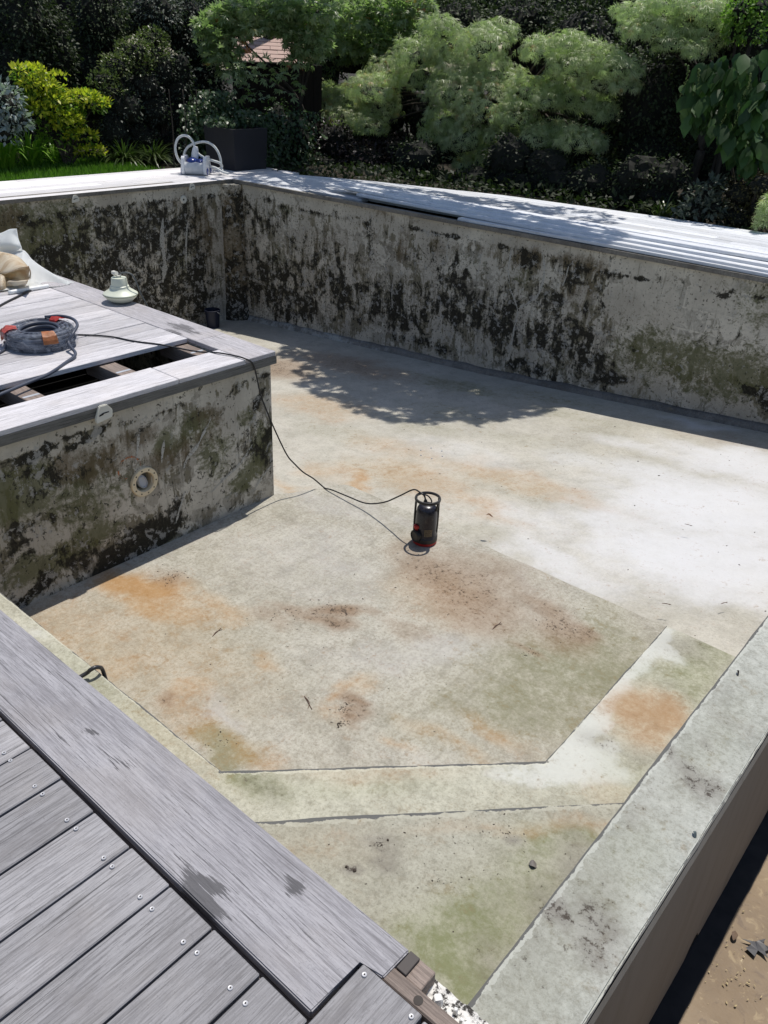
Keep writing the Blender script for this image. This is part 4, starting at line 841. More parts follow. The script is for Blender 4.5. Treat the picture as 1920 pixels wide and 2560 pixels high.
for i in range(9):
    a = math.radians(262+i*5.2); vs.append([bm.verts.new((0.0652*math.cos(a), 0.0652*math.sin(a), z)) for z in (0.066, 0.112)] )
for a, b in zip(vs, vs[1:]): bm.faces.new((a[0], b[0], b[1], a[1]))
bmesh.ops.solidify(bm, geom=bm.faces[:], thickness=-0.0012); pbm("rating_plate", bm, PLATE)
bm = bmesh.new()
for i in range(5):
    for kk in range(3 if i % 2 else 2):
        a0 = math.radians(266+kk*12); a1 = a0+math.radians(9 if i % 2 else 14); z = 0.104-i*0.0078
        q = [(0.0668*math.cos(a), 0.0668*math.sin(a), zz) for a, zz in ((a0, z), (a1, z), (a1, z+0.0028), (a0, z+0.0028))]; bm.faces.new([bm.verts.new(v) for v in q])
pbm("plate_lettering", bm, plain("plate_ink", (0.10, 0.075, 0.05), 0.6))
bm = bmesh.new(); lathe(bm, [(0.012, 0.248), (0.012, 0.262), (0.008, 0.275)], 14, Matrix.Translation((-0.012, 0.01, 0))); 
tube(bm, [(-0.012, 0.01, 0.268), (-0.02, 0.022, 0.292), (-0.04, 0.04, 0.302)], 0.005, 8, 5); pbm("cable_gland", bm, BLACK_RUB)
bm = bmesh.new(); tube(bm, [(0.020, -0.004, 0.246), (0.022, 0.0, 0.275), (0.0, 0.01, 0.300), (-0.03, 0.03, 0.300)], 0.0042, 8, 6); pbm("float_lead", bm, BLACK_RUB)

# ---- supply cable: coil - deck - over the edge - floor - pump
pw_ = lambda x, y, z: pump.location + Matrix.Rotation(YAW, 3, 'Z') @ Vector((x, y, z))
P = [onz(165, 723, .006), onz(200, 724, .006), onz(245, 728, .006), onz(290, 737, .006), onz(345, 744, .006), onz(385, 752, -.01), onz(430, 760, -.012), onz(470, 762, .008), onz(505, 768, .007), onz(530, 775, .007), onz(545, 792, .006)]
P = P[:-1]+[Vector(v) for v in ((-3.455, 2.958, -.03), (-3.455, 2.984, -.112), (-3.455, 3.008, -.226), (-3.455, 3.061, -.365), (-3.449, 3.12, -.512), (-3.434, 3.194, -.683), (-3.408, 3.237, -.754), (-3.382, 3.285, -.818), (-3.366, 3.36, -.885))]
P += [onz(695, 1049, ZS+0.007), onz(703, 1055, ZS+0.006), onz(716, 1058, ZS+.02)]
tgt = pw_(-0.04, 0.04, 0.302); q0 = onz(716, 1058, ZS+.02); L = len(P)
for (px, py, t) in ((745, 1072, .2), (785, 1087, .42), (830, 1085, .62), (870, 1072, .78), (896, 1058, .92)):
    x, y = q0.x+(tgt.x-q0.x)*t, q0.y+(tgt.y-q0.y)*t; P.append(Vector((x, y, max(ZS+.02, zat(px, py, x, y)))))
P.append(tgt)
bm = bmesh.new(); tube(bm, P, 0.0046, 8, 6)
tag(from_bm("power_cable", bm, BLACK_RUB, smooth=True), "long thin black cable running over the deck corner and hanging down to the pump", "cable")

# ---- cable coil in torn film
cc = onz(95, 765, 0); away = Vector((cc.x, cc.y, 0)).normalized(); CR = 0.195; cen = Vector((cc.x, cc.y, 0))+away*CR
coil = thing("cable_coil", cen, "coil of grey cable in torn clear film with red and orange labels on bright deck", "cable coil", rz=YAW)
M = NM("slate_cable"); v = M.noise(3, 3, 0.5); SLATE = M.done(M.mix(v, (0.035, 0.042, 0.062), (0.085, 0.095, 0.125)), 0.4)
rc = random.Random(3); bm = bmesh.new()
for lay in range(5):
    for rr in range(5 if lay < 4 else 4):
        R_ = 0.212-rr*0.024-(0.012 if lay in (0, 4) else 0); zc = 0.014+lay*0.0205; pts = []
        for k in range(37):
            a = 2*math.pi*k/36; rw = R_+0.004*math.sin(a*3+lay*1.7+rr); pts.append((rw*math.cos(a), rw*math.sin(a), zc+0.004*math.sin(a*2+lay+rr*2)))
        tube(bm, pts, 0.0125, 7, 0)
from_bm("cable_turns", bm, SLATE, coil, smooth=True, world=False)
M = NM("clear_film"); n = M.noise(13, 6, 0.65, dist=1.2); M.b.inputs["IOR"].default_value = 1.3
M.put(M.b.inputs["Alpha"], M.sstep(n, 0.46, 0.62, 0.12, 0.42)); FILM = M.done((0.42, 0.46, 0.54), 0.12, n, 0.9, 0.02, 0.6)
bm = bmesh.new(); rows = []
for i in range(97):
    a = 2*math.pi*i/96; row = []
    for k, (u, z) in enumerate(((0.230, 0.006), (0.236, 0.03), (0.236, 0.07), (0.228, 0.098), (0.205, 0.115), (0.165, 0.118), (0.130, 0.108), (0.116, 0.07))):
        nn = mnoise.noise(Vector((math.cos(a)*4, math.sin(a)*4, k*0.7)))*0.012 + mnoise.noise(Vector((math.cos(a)*14, math.sin(a)*14, k*1.3)))*0.005
        row.append(bm.verts.new(((u+nn)*math.cos(a), (u+nn)*math.sin(a), z+nn*0.6)))
    rows.append(row)
for ri, (a, b) in enumerate(zip(rows, rows[1:])):
    for k in range(7):
        if rc.random() < (0.05 if k < 4 else 0.22) or 20 <= ri <= 30 and k > 4: continue
        bm.faces.new((a[k], a[k+1], b[k+1], b[k]))
for (a0, z0, wd_) in ((230, .08, .07), (265, .04, .05)):
    a = math.radians(a0); base = Vector((0.24*math.cos(a), 0.24*math.sin(a), z0)); tdir = Vector((-math.sin(a), math.cos(a), 0))
    q = [base-tdir*wd_, base+tdir*wd_, base+tdir*wd_*0.3+Vector((0.02*math.cos(a), .02*math.sin(a), 0.05)), base-tdir*wd_*0.5+Vector((0.03*math.cos(a), .03*math.sin(a), 0.04))]
    bm.faces.new([bm.verts.new(v) for v in q])
from_bm("film_wrap", bm, FILM, coil, smooth=True, world=False)
def patch(name, a0, a1, prof, mat):
    bm = bmesh.new(); rows = []
    for i in range(9):
        a = math.radians(a0+(a1-a0)*i/8); rows.append([bm.verts.new(((u+0.008+0.004*mnoise.noise(Vector((a*6, k, 3))))*math.cos(a), (u+0.008)*math.sin(a), z+0.006+0.008*mnoise.noise(Vector((a*5, k*.8, 1))))) for k, (u, z) in enumerate(prof)])
    for a, b in zip(rows, rows[1:]):
        for k in range(len(prof)-1): bm.faces.new((a[k], a[k+1], b[k+1], b[k]))
    bmesh.ops.solidify(bm, geom=bm.faces[:], thickness=0.001); return from_bm(name, bm, mat, coil, world=False)
top = ((0.234, 0.075), (0.226, 0.10), (0.20, 0.117), (0.165, 0.12), (0.135, 0.112))
patch("orange_label", 296, 318, ((0.240, 0.055), (0.237, 0.078), (0.227, 0.102), (0.195, 0.118), (0.165, 0.12)), plain("orange_label", (0.60, 0.25, 0.11), 0.5, var=0.3, scale=30))
patch("red_label", 195, 226, top, plain("red_white_print", (0.60, 0.13, 0.11), 0.5, var=0.35, scale=25))
patch("red_label", 58, 84, ((0.226, 0.102), (0.20, 0.121), (0.165, 0.125), (0.13, 0.114), (0.115, 0.08)), plain("red_label", (0.55, 0.06, 0.05), 0.5, var=0.3))
patch("red_label", 185, 206, ((0.238, 0.02), (0.241, 0.05), (0.238, 0.09)), plain("dull_red_print", (0.40, 0.12, 0.08), 0.5, var=0.35, scale=25))
# two leads that leave the coil
coil.scale = (0.86, 0.86, 0.92)
tw = lambda a, r, z: cen + Matrix.Rotation(YAW, 3, 'Z') @ Vector((.86*r*math.cos(math.radians(a)), .86*r*math.sin(math.radians(a)), .92*z))
bm = bmesh.new(); tube(bm, [tw(100, .19, .12), tw(70, .205, .13), tw(40, .225, .13), tw(10, .245, .12), tw(-15, .255, .095), tw(-28, .262, .05), onz(163, 765, .02), onz(140, 785, .008), onz(105, 808, .007), onz(60, 827, .007), onz(10, 848, .007), onz(-40, 868, .007)], 0.009, 9, 6)
tag(from_bm("cable_tail", bm, SLATE, smooth=True), "thick dark cable tail curling from the coil down to the slot in the deck", "cable")
bm = bmesh.new(); tube(bm, [tw(205, .23, .03), onz(12, 752, .012), onz(0, 762, .008), onz(-30, 778, .008)], 0.007, 8, 6)
tag(from_bm("cable_tail", bm, SLATE, smooth=True), "short dark cable tail leaving the left side of the coil", "cable")
bm = bmesh.new(); tube(bm, [onz(66, 627, .008), onz(40, 640, .007), onz(10, 655, .007), onz(-20, 672, .007)], 0.008, 8, 6)
tag(from_bm("cable_tail", bm, BLACK_RUB, smooth=True), "dark cable end coming out from under the white sheet", "cable")
bm = bmesh.new(); tube(bm, [onz(100, 884, -.02), onz(118, 870, -.028), onz(128, 862, -.01), onz(138, 866, -.012), onz(143, 872, -.03), onz(146, 880, -.07)], 0.006, 8, 6)
tag(from_bm("cable_stub", bm, BLACK_RUB, smooth=True), "small dark cable loop poking up from the deck slot", "cable")
# cable draped over the ledge beside the near plank
bm = bmesh.new(); q = [onp(176, 1462, 1, .86), onz(186, 1452, -.42), onz(196, 1446, -.50), onz(207, 1441.5, -.58), onz(217, 1443, -.63), onz(226, 1452, -.71)]
z0 = -0.645
q = [Vector((-2.50, .70, -.36)), Vector((-2.50, .86, -.50)), ] + [onz(px, py, z) for px, py, z in ((184, 1456, z0-.02), (194, 1448, z0), (205, 1442, z0+.005), (214, 1441.5, z0-.005), (221, 1446, z0-.03))]
q.append(Vector((q[-1].x+.01, 1.262, -.74))); q.append(Vector((q[-1].x, 1.275, -.90)))
q = q[2:]; q.insert(0, q[0]+Vector((-.02, -.12, -.02)))
tube(bm, q, 0.0085, 8, 6)
tag(from_bm("bent_hose", bm, plain("black_hose", (0.03, 0.03, 0.035), 0.35), smooth=True), "short black hose bent over the pale ledge beside the grey edge plank", "hose")

# ---- bell-shaped pool lamp
lc_ = onz(272, 654, 0); lpos = Vector((lc_.x-0.035, lc_.y+0.0, 0)); lpos.y = min(lpos.y, 3.08)
lamp = thing("pool_lamp", lpos, "cream bell-shaped pool lamp with a short cord, standing on the edge of the bright deck", "lamp")
PALE = plain("pale_green_plastic", (0.62, 0.64, 0.52), 0.4, var=0.08)
bm = bmesh.new(); lathe(bm, [(0.0, 0.0), (0.055, 0.003), (0.080, 0.016), (0.100, 0.034), (0.112, 0.048), (0.114, 0.054)], 40, cap=False); from_bm("lens_bowl", bm, PALE, lamp, smooth='auto', world=False)
bm = bmesh.new(); lathe(bm, [(0.114, 0.054), (0.116, 0.058), (0.114, 0.063), (0.100, 0.072), (0.082, 0.083), (0.068, 0.095), (0.062, 0.104), (0.062, 0.112), (0.056, 0.116), (0.051, 0.160), (0.048, 0.167), (0.0, 0.168)], 40, cap=False); from_bm("housing", bm, PALE, lamp, smooth='auto', world=False)
bm = bmesh.new(); lathe(bm, [(0.1155, 0.0535), (0.1172, 0.0555), (0.1155, 0.0575)], 40, cap=False); from_bm("seal", bm, plain("mossy_seal", (0.13, 0.15, 0.06), 0.8, var=0.4), lamp, world=False)
bm = bmesh.new(); lathe(bm, [(0.018, 0.165), (0.018, 0.182), (0.012, 0.184)], 16); MT = Matrix.Translation((-0.012, -0.012, 0.192)) @ Matrix.Rotation(math.radians(-20), 4, 'Y'); lathe(bm, [(0.016, -0.012), (0.018, 0.0), (0.014, 0.014)], 8, MT @ Matrix.Rotation(math.pi/2, 4, 'Y')); box(bm, -0.045, -0.002, -0.026, 0.0, 0.184, 0.206, 0.004); from_bm("cord_gland", bm, WHITE, lamp, smooth='auto', world=False)
bm = bmesh.new(); tube(bm, [(0.0, 0.0, 0.188), (0.035, 0.035, 0.200), (0.065, 0.065, 0.185), (0.085, 0.08, 0.13), (0.095, 0.10, 0.05), (0.10, 0.14, -0.05), (0.10, 0.15, -0.20)], 0.0052, 8, 6); from_bm("cord", bm, plain("grey_cord", (0.10, 0.11, 0.11), 0.5), lamp, smooth=True, world=False)

def translucent(M, col, fac, *a):
    M.done(*a); tr = M.n("ShaderNodeBsdfTranslucent"); M.put(tr.inputs[0], col); mx = M.n("ShaderNodeMixShader"); mx.inputs[0].default_value = fac
    M.t.links.new(M.b.outputs[0], mx.inputs[1]); M.t.links.new(tr.outputs[0], mx.inputs[2]); M.t.links.new(mx.outputs[0], M.out.inputs[0]); return M.m
# ---- white sheet and folded beige cloth at the left edge
SHEET = NM("white_pvc_sheet"); n = SHEET.noise(5, 5, 0.6); SHEET = translucent(SHEET, (0.82, 0.85, 0.84), .12, SHEET.mix(n, (0.86, 0.88, 0.87), (0.9, 0.91, 0.91)), 0.42, n, 0.15, 0.01, 0.45)
CLOTH = NM("stained_beige_cloth"); n = CLOTH.noise(7, 6, 0.65, dist=0.6); n2 = CLOTH.noise(140, 3, 0.6); CLOTH = CLOTH.done(CLOTH.mix(CLOTH.sstep(n, 0.38, 0.62), (0.84, 0.77, 0.64), (0.66, 0.53, 0.36)), 0.85, n2, 0.2, 0.002, 0.2)
def loft(rows, nsub=8, wob=0.0, ws=6.0):
    R_ = [catmull(r, nsub) for r in rows]; n = min(len(r) for r in R_); cols = [catmull([r[i] for r in R_], nsub) for i in range(n)]
    bm = bmesh.new(); g = []
    for c in cols:
        g.append([bm.verts.new(p+Vector(mnoise.noise_vector(p*ws))*wob) for p in c])
    for a, b in zip(g, g[1:]):
        for k in range(len(a)-1): bm.faces.new((a[k], a[k+1], b[k+1], b[k]))
    return bm
def onY(px, py, y): return onp(px, py, 1, y)
front = [onz(151, 613, .006), onz(122, 618, .008), onz(92, 621, .008), onz(60, 624, .008), onz(25, 626, .008), onz(-30, 634, .008), onz(-90, 642, .008)]
backp = [onz(152, 610, .008), onY(122, 596, 3.06), onY(92, 577, 3.06), onY(66, 559, 3.06), onY(50, 545, 3.06), onY(41, 528, 3.06), onY(34, 494, 3.06)]
mid = [onz(151, 611.5, .012)] + [a.lerp(b, .5)+Vector((0, 0, -.035)) for a, b in zip(front[1:], [backp[1], backp[2], backp[3], backp[4], backp[4]+Vector((-.25, 0, 0)), backp[4]+Vector((-.6, 0, 0))])]
up = [onz(151.5, 611, .012)] + [a.lerp(b, .85)+Vector((0, 0, -.012)) for a, b in zip(front[1:], backp[1:])]
sheet = thing("plastic_sheet", (front[1].x, front[1].y, 0), "stiff white plastic sheet rising to a point at the left edge of the bright deck", "plastic sheet")
top_ = [onz(152, 610, .008), onY(122, 596, 3.06), onY(92, 577, 3.06), onY(66, 559, 3.06), onY(48, 540, 3.06), onY(20, 547, 3.02), onY(-30, 560, 3.0)]
bm = loft([front, mid, top_, [p+Vector((0, .05, -p.z*.97)) for p in top_]], 8, 0.006, 4)
bmesh.ops.solidify(bm, geom=bm.faces[:], thickness=0.003); from_bm("flat_panel", bm, SHEET, sheet, smooth=True)
fl = [[onY(50, 543, 3.055), onY(30, 548, 3.04), onY(0, 556, 3.02), onY(-50, 566, 3.0)],
      [onY(46, 532, 3.04), onY(26, 530, 3.0), onY(0, 532, 2.98), onY(-50, 540, 2.95)],
      [onY(39, 512, 3.065), onY(22, 506, 3.05), onY(0, 512, 3.03), onY(-50, 524, 3.0)],
      [onY(36, 494, 3.09), onY(20, 496, 3.09), onY(0, 505, 3.09), onY(-50, 520, 3.09)],
      [onY(40, 520, 3.11), onY(22, 520, 3.13), onY(0, 530, 3.13), onY(-50, 540, 3.13)]]
bm = loft(fl, 8, 0.004, 5); bmesh.ops.solidify(bm, geom=bm.faces[:], thickness=0.003); from_bm("raised_flap", bm, SHEET, sheet, smooth=True)
bm = bmesh.new(); tube(bm, [onz(19, 632, .014), onz(60, 625, .016), onz(104, 617.5, .014)], 0.014, 14, 6); from_bm("rolled_hem", bm, SHEET, sheet, smooth=True)
cl = thing("beige_cloth", (onz(20, 633).x, onz(20, 633).y, 0), "bundled beige cloth with brown stains resting on the white sheet", "cloth")
b0 = onz(14, 628)
def cpt(px, py, depth): return onp(px, py, 1, b0.y+depth)
rows = [[cpt(62, 580, .30), cpt(52, 569, .30), cpt(30, 556, .30), cpt(0, 549, .30), cpt(-60, 553, .30)],
        [cpt(62, 577, .20), cpt(52, 567, .21), cpt(30, 553, .21), cpt(0, 546, .21), cpt(-60, 551, .21)],
        [cpt(62, 575, .10), cpt(46, 578, .08), cpt(25, 584, .06), cpt(0, 591, .05), cpt(-60, 604, .05)],
        [cpt(61, 582, .12), cpt(44, 588, .13), cpt(22, 594, .13), cpt(0, 600, .12), cpt(-60, 611, .12)],
        [cpt(62, 600, .13), cpt(45, 602, .13), cpt(22, 603, .13), cpt(4, 606, .12), cpt(-60, 615, .12)],
        [cpt(63, 604, .06), cpt(45, 606, .05), cpt(22, 607, .04), cpt(4, 612, .04), cpt(-60, 618, .03)],
        [cpt(60, 612, .05), cpt(44, 615, .04), cpt(22, 618, .03), cpt(4, 626, .02), cpt(-60, 632, .01)]]
rows = [r[::-1] for r in rows]
bm = loft(rows, 9, .010, 9); bmesh.ops.solidify(bm, geom=bm.faces[:], thickness=.004); from_bm("folded_panel", bm, CLOTH, cl, smooth=True)
rows = [[cpt(62, 577, .20), cpt(62, 575, .10), cpt(61, 582, .12)], [cpt(66, 590, .20), cpt(66, 588, .11), cpt(63, 590, .12)], [cpt(64, 604, .20), cpt(65, 602, .11), cpt(62, 600, .13)]]
bm = loft(rows, 6, .004, 9); bmesh.ops.solidify(bm, geom=bm.faces[:], thickness=.004); from_bm("fold_end", bm, CLOTH, cl, smooth=True)
rows = [[cpt(-50, 596, .04), cpt(-8, 590, .02), cpt(6, 593, .03), cpt(15, 599, .08)], [cpt(-50, 606, .0), cpt(-8, 604, -.02), cpt(8, 607, .0), cpt(16, 611, .06)], [cpt(-50, 622, -.02), cpt(-8, 620, -.05), cpt(9, 622, -.02), cpt(18, 624, .05)], [cpt(-50, 636, -.03), cpt(-8, 634, -.05), cpt(8, 633, -.02), cpt(19, 632, .04)]]
bm = loft(rows, 8, .012, 10); bmesh.ops.solidify(bm, geom=bm.faces[:], thickness=.004); from_bm("hanging_fold", bm, CLOTH, cl, smooth=True)

# ---- pool cleaning robot
rb0, rb1 = onz(398, 380), onz(457, 377)
rc_ = onz(427, 379); ang = math.atan2(CAMR.y, CAMR.x)
rob = thing("pool_robot", (rc_.x-0.10, rc_.y+0.06, 0), "white and blue pool cleaning robot with looped hose, parked on the far deck corner", "pool robot", rz=ang)
BLUE = plain("blue_plastic", (0.02, 0.045, 0.22), 0.25, var=0.1)
WHT = plain("white_plastic", (0.72, 0.73, 0.74), 0.35, var=0.05)
for sx in (-1, 1):
    bm = bmesh.new(); pr = []
    for (cx_, cz_, r_, a0, a1) in ((.11, .06, .055, -90, 0), (.09, .19, .045, 0, 90), (-.09, .19, .045, 90, 180), (-.11, .06, .055, 180, 270)):
        for k in range(7): a = math.radians(a0+(a1-a0)*k/6); pr.append((cx_+r_*math.cos(a), cz_+r_*math.sin(a)))
    x0 = sx*0.150; lo = [bm.verts.new((x0-.022, y, z)) for y, z in pr]; hi = [bm.verts.new((x0+.022, y, z)) for y, z in pr]
    bm.faces.new(lo); bm.faces.new(hi[::-1])
    for k in range(len(pr)): bm.faces.new((lo[k], lo[(k+1) % len(pr)], hi[(k+1) % len(pr)], hi[k]))
    bmesh.ops.bevel(bm, geom=bm.edges[:], offset=0.006, segments=2, affect='EDGES'); pl = from_bm("side_panel", bm, WHT, rob, smooth='auto', world=False)
    for y in (-.10, .10):
        bm = bmesh.new(); lathe(bm, [(.035, 0), (.045, .004), (.045, .01), (.03, .012)], 20, Matrix.Translation((x0+sx*.022, y, .055)) @ Matrix.Rotation(sx*math.pi/2, 4, 'Y')); from_bm("wheel", bm, BLUE, rob, smooth='auto', world=False)
bm = bmesh.new(); lathe(bm, [(.075, -.128), (.08, -.12), (.08, .12), (.075, .128)], 28, Matrix.Translation((0, -.075, .085)) @ Matrix.Rotation(math.pi/2, 4, 'Y')); from_bm("front_roller", bm, plain("pale_grey_shell", (0.52, 0.54, 0.56), 0.4), rob, smooth='auto', world=False)
bm = bmesh.new(); bmesh.ops.create_uvsphere(bm, u_segments=24, v_segments=12, radius=1, matrix=Matrix.Translation((-.045, .02, .165)) @ Matrix.Diagonal((.085, .13, .055, 1))); bmesh.ops.create_uvsphere(bm, u_segments=24, v_segments=12, radius=1, matrix=Matrix.Translation((.07, .02, .155)) @ Matrix.Diagonal((.06, .12, .045, 1))); from_bm("top_cover", bm, BLUE, rob, smooth=True, world=False)
bm = bmesh.new(); MT = Matrix.Translation((-.02, .04, .20)) @ Matrix.Rotation(math.radians(8), 4, 'Y'); lathe(bm, [(.05, 0), (.048, .06), (.04, .12), (.03, .15), (.0, .155)], 20, MT, cap=False); from_bm("swivel", bm, WHT, rob, smooth='auto', world=False)
HOSE = NM("ribbed_hose"); n = HOSE.noise(8, 3, 0.5); HOSE = HOSE.done(HOSE.mix(n, (0.52, 0.54, 0.52), (0.66, 0.68, 0.67)), 0.5, HOSE.n("ShaderNodeTexWave").outputs[1], 0.2, 0.004)
bm = bmesh.new()
tube(bm, [(-.01, .04, .33), (-.03, .05, .40), (-.09, .06, .465), (-.17, .06, .475), (-.24, .05, .43), (-.275, .04, .34), (-.27, .03, .24), (-.23, .04, .15), (-.16, .10, .08), (-.05, .2, .05), (.1, .25, .04)], .0165, 12, 8)
tube(bm, [(-.18, .16, .15), (-.19, .16, .24), (-.13, .17, .33), (-.02, .18, .38), (.10, .18, .40), (.20, .17, .37), (.27, .16, .30), (.31, .15, .20), (.32, .14, .10), (.34, .11, .05), (.40, .05, .03)], .0165, 12, 8)
tube(bm, [(-.01, .05, .30), (.04, .05, .25), (.11, .06, .21), (.20, .08, .18), (.30, .10, .15), (.33, .14, .10), (.27, .20, .06), (.1, .26, .05)], .0165, 12, 8)
tube(bm, [(.10, .12, .10), (.2, .05, .10), (.28, .0, .09), (.37, -.03, .05), (.45, -.02, .03)], .0155, 12, 8)
from_bm("hose", bm, HOSE, rob, smooth=True, world=False)

# ---- planter and bucket
pl_t = thing("planter_box", (-10.085, 8.48, 0), "large matt black square planter on the far deck corner in front of the ivy", "planter")
PLANT = plain("charcoal_fibre", (0.022, 0.021, 0.026), 0.6, var=0.15, scale=4)
bm = bmesh.new(); x0, x1, y0, y1 = -10.415, -9.755, 8.165, 8.80
v = [bm.verts.new(p) for p in ((x0+.02, y0+.02, 0), (x1-.02, y0+.02, 0), (x1-.02, y1-.02, 0), (x0+.02, y1-.02, 0), (x0, y0, .548), (x1, y0, .548), (x1, y1, .548), (x0, y1, .548), (x0+.03, y0+.03, .548), (x1-.03, y0+.03, .548), (x1-.03, y1-.03, .548), (x0+.03, y1-.03, .548), (x0+.04, y0+.04, .46), (x1-.04, y0+.04, .46), (x1-.04, y1-.04, .46), (x0+.04, y1-.04, .46))]
for q in range(0, 12, 4):
    for k in range(4): bm.faces.new((v[q+k], v[q+(k+1) % 4], v[q+4+(k+1) % 4], v[q+4+k]))
bm.faces.new(v[0:4]); bm.faces.new(v[12:16]); bmesh.ops.bevel(bm, geom=[e for e in bm.edges if len(e.link_faces) == 2 and e.calc_face_angle(0) > .5], offset=.006, segments=2, affect='EDGES'); from_bm("pot", bm, PLANT, pl_t)
bm = bmesh.new(); box(bm, x0+.045, x1-.045, y0+.045, y1-.045, .461, .50); gridify(bm, .05, (0, 1))
for vv in bm.verts:
    if vv.co.z > .49: vv.co.z += .015*mnoise.noise(vv.co*9)
from_bm("potting_soil", bm, SOIL, pl_t)
bk = (-8.98, 7.0); zf = zdeep(*bk); zt = zat(460, 672, *bk)
bu = thing("bucket", (bk[0], bk[1], zf), "dark blue-black bucket standing in the shaded far corner of the empty pool", "bucket")
h = max(.25, zt-zf); DBL = plain("navy_plastic", (0.012, 0.016, 0.035), 0.5)
bm = bmesh.new(); lathe(bm, [(.085, 0), (.10, h-.03), (.108, h-.028), (.11, h-.004), (.106, h), (.100, h-.002), (.083, .01), (0, .01)], 32, cap=False); lathe(bm, [(0, .001), (.085, .001)], 32, cap=False); from_bm("pail", bm, DBL, bu, smooth='auto', world=False)
bm = bmesh.new(); tube(bm, [(.112*math.cos(a), .112*math.sin(a)*.9+.02*math.sin(a), h-.02-.09*abs(math.sin(a))) for a in [math.pi*k/12 for k in range(13)]], .003, 6, 0); from_bm("bail_handle", bm, GREYP, bu, smooth=True, world=False)

# ---- leaves, needles and crumbs lying about
LEAFM = plain("dead_leaf", (0.055, 0.045, 0.040), 0.7, var=0.4)
def leaf_mesh(bm, c, L, W, ang, curl=.25, teeth=0):
    n = 12; rows = []
    for i in range(n+1):
        t = i/n; w_ = W*math.sin(math.pi*t**.8)**.8*(1+(.35*((i % 2)*2-1) if teeth and 0 < i < n else 0)); x = (t-.5)*L
        rows.append([Vector((x, s*w_*.5, abs(s)*curl*w_+.006*math.sin(t*5))) for s in (-1, -.5, 0, .5, 1)])
    R_ = Matrix.Rotation(ang, 3, 'Z'); g = [[bm.verts.new(Vector(c)+R_ @ p+Vector((0, 0, .003))) for p in r] for r in rows]
    for a, b in zip(g, g[1:]):
        for k in range(4): bm.faces.new((a[k], a[k+1], b[k+1], b[k]))
    bmesh.ops.remove_doubles(bm, verts=bm.verts, dist=1e-5); bmesh.ops.solidify(bm, geom=bm.faces[:], thickness=.0008)
def dead_leaf(name, c, L, W, ang, label, mat=LEAFM, teeth=0, curl=.25, group=None):
    bm = bmesh.new(); leaf_mesh(bm, c, L, W, ang, curl, teeth); tag(from_bm(name, bm, mat), label, "leaf", group)
zb = -1.214
bm = bmesh.new(); lc2 = onz(1634, 2040, zb+.004); pr = []
for (a, r) in ((200, .052), (214, .020), (232, .024), (240, .050), (254, .022), (272, .028), (282, .056), (297, .026), (318, .036), (330, .060), (344, .034), (5, .040), (20, .058), (34, .030), (54, .028), (68, .048), (84, .020), (110, .012), (150, .010), (184, .018)):
    a = math.radians(a); pr.append((lc2.x+r*math.cos(a), lc2.y+r*math.sin(a)))
prism(bm, pr, lc2.z, lc2.z+.0012); bmesh.ops.triangulate(bm, faces=[f for f in bm.faces if len(f.verts) > 4])
for v in bm.verts: v.co.z += .010*abs(mnoise.noise(v.co*30))
tag(from_bm("dead_leaf", bm, plain("black_leaf", (0.04, 0.04, 0.045), 0.5, var=.4)), "large dark toothed dead leaf on the brown basin floor, cut by the right edge", "leaf")
dead_leaf("dead_leaf", onz(1586, 2021, zb), .05, .022, math.radians(100), "small curled brown dead leaf on the basin floor left of the toothed one", mat=plain("brown_leaf", (0.16, 0.11, 0.075), .7, var=.3))
dead_leaf("dead_leaf", onz(1058, 1115, -1.13), .05, .022, math.radians(20), "brown dead leaf lying on the pale deep floor right of the pump", mat=plain("tan_leaf", (0.16, 0.08, 0.035), .7, var=.3))
dead_leaf("dead_leaf", onz(1153, 1870, ZL2), .028, .022, .6, "grey crumpled leaf on the upper step beside the dividing wall", mat=plain("grey_leaf", (0.17, 0.155, 0.14), .8, var=.4), curl=.06)
dead_leaf("dead_leaf", onz(1736/PXS, 2090/PXS, ZP), .022, .008, math.radians(-45), "narrow grey-green leaf on top of the dividing wall near its outer edge", mat=plain("sage_leaf", (0.10, 0.125, 0.125), .4))
dead_leaf("dead_leaf", onz(1593, 1457, ZP), .025, .006, math.radians(-60), "thin black curled leaf on top of the dividing wall near the right edge", curl=.8)
NEED = plain("pine_needle", (0.10, 0.05, 0.03), .7)
for (px, py, L, a, z, lab) in ((470, 1366, .075, 100, ZS, "forked brown pine needle on the shallow floor, left half"), (1075, 1352, .08, 85, ZS, "forked dark pine needle on the shallow floor below the brown patch"), (663, 1518, .09, -30, ZS, "thin brown pine needle on the shallow floor near the diagonal step"), (1565, 1303, .05, 60, -1.1, "tiny needle on the white floor near the end of the ledge"), (1487, 1134, .05, 10, -1.15, "bent twig on the white deep floor at the right"), (1440, 1305, .05, 25, -1.08, "pale bent needle on the white floor just above the step corner")):
    c = onz(px, py, z+.003); bm = bmesh.new(); a = math.radians(a); d = Vector((math.cos(a), math.sin(a), 0)); s = Vector((-d.y, d.x, 0))
    tube(bm, [c-d*L*.5, c-d*L*.1+s*L*.05, c+d*L*.5+s*L*.12], .0014, 5, 5); tube(bm, [c-d*L*.5, c+s*L*.12, c+d*L*.4-s*L*.05], .0013, 5, 5)
    tag(from_bm("pine_needle", bm, NEED), lab, "pine needle")
dr = random.Random(8); bm = bmesh.new()
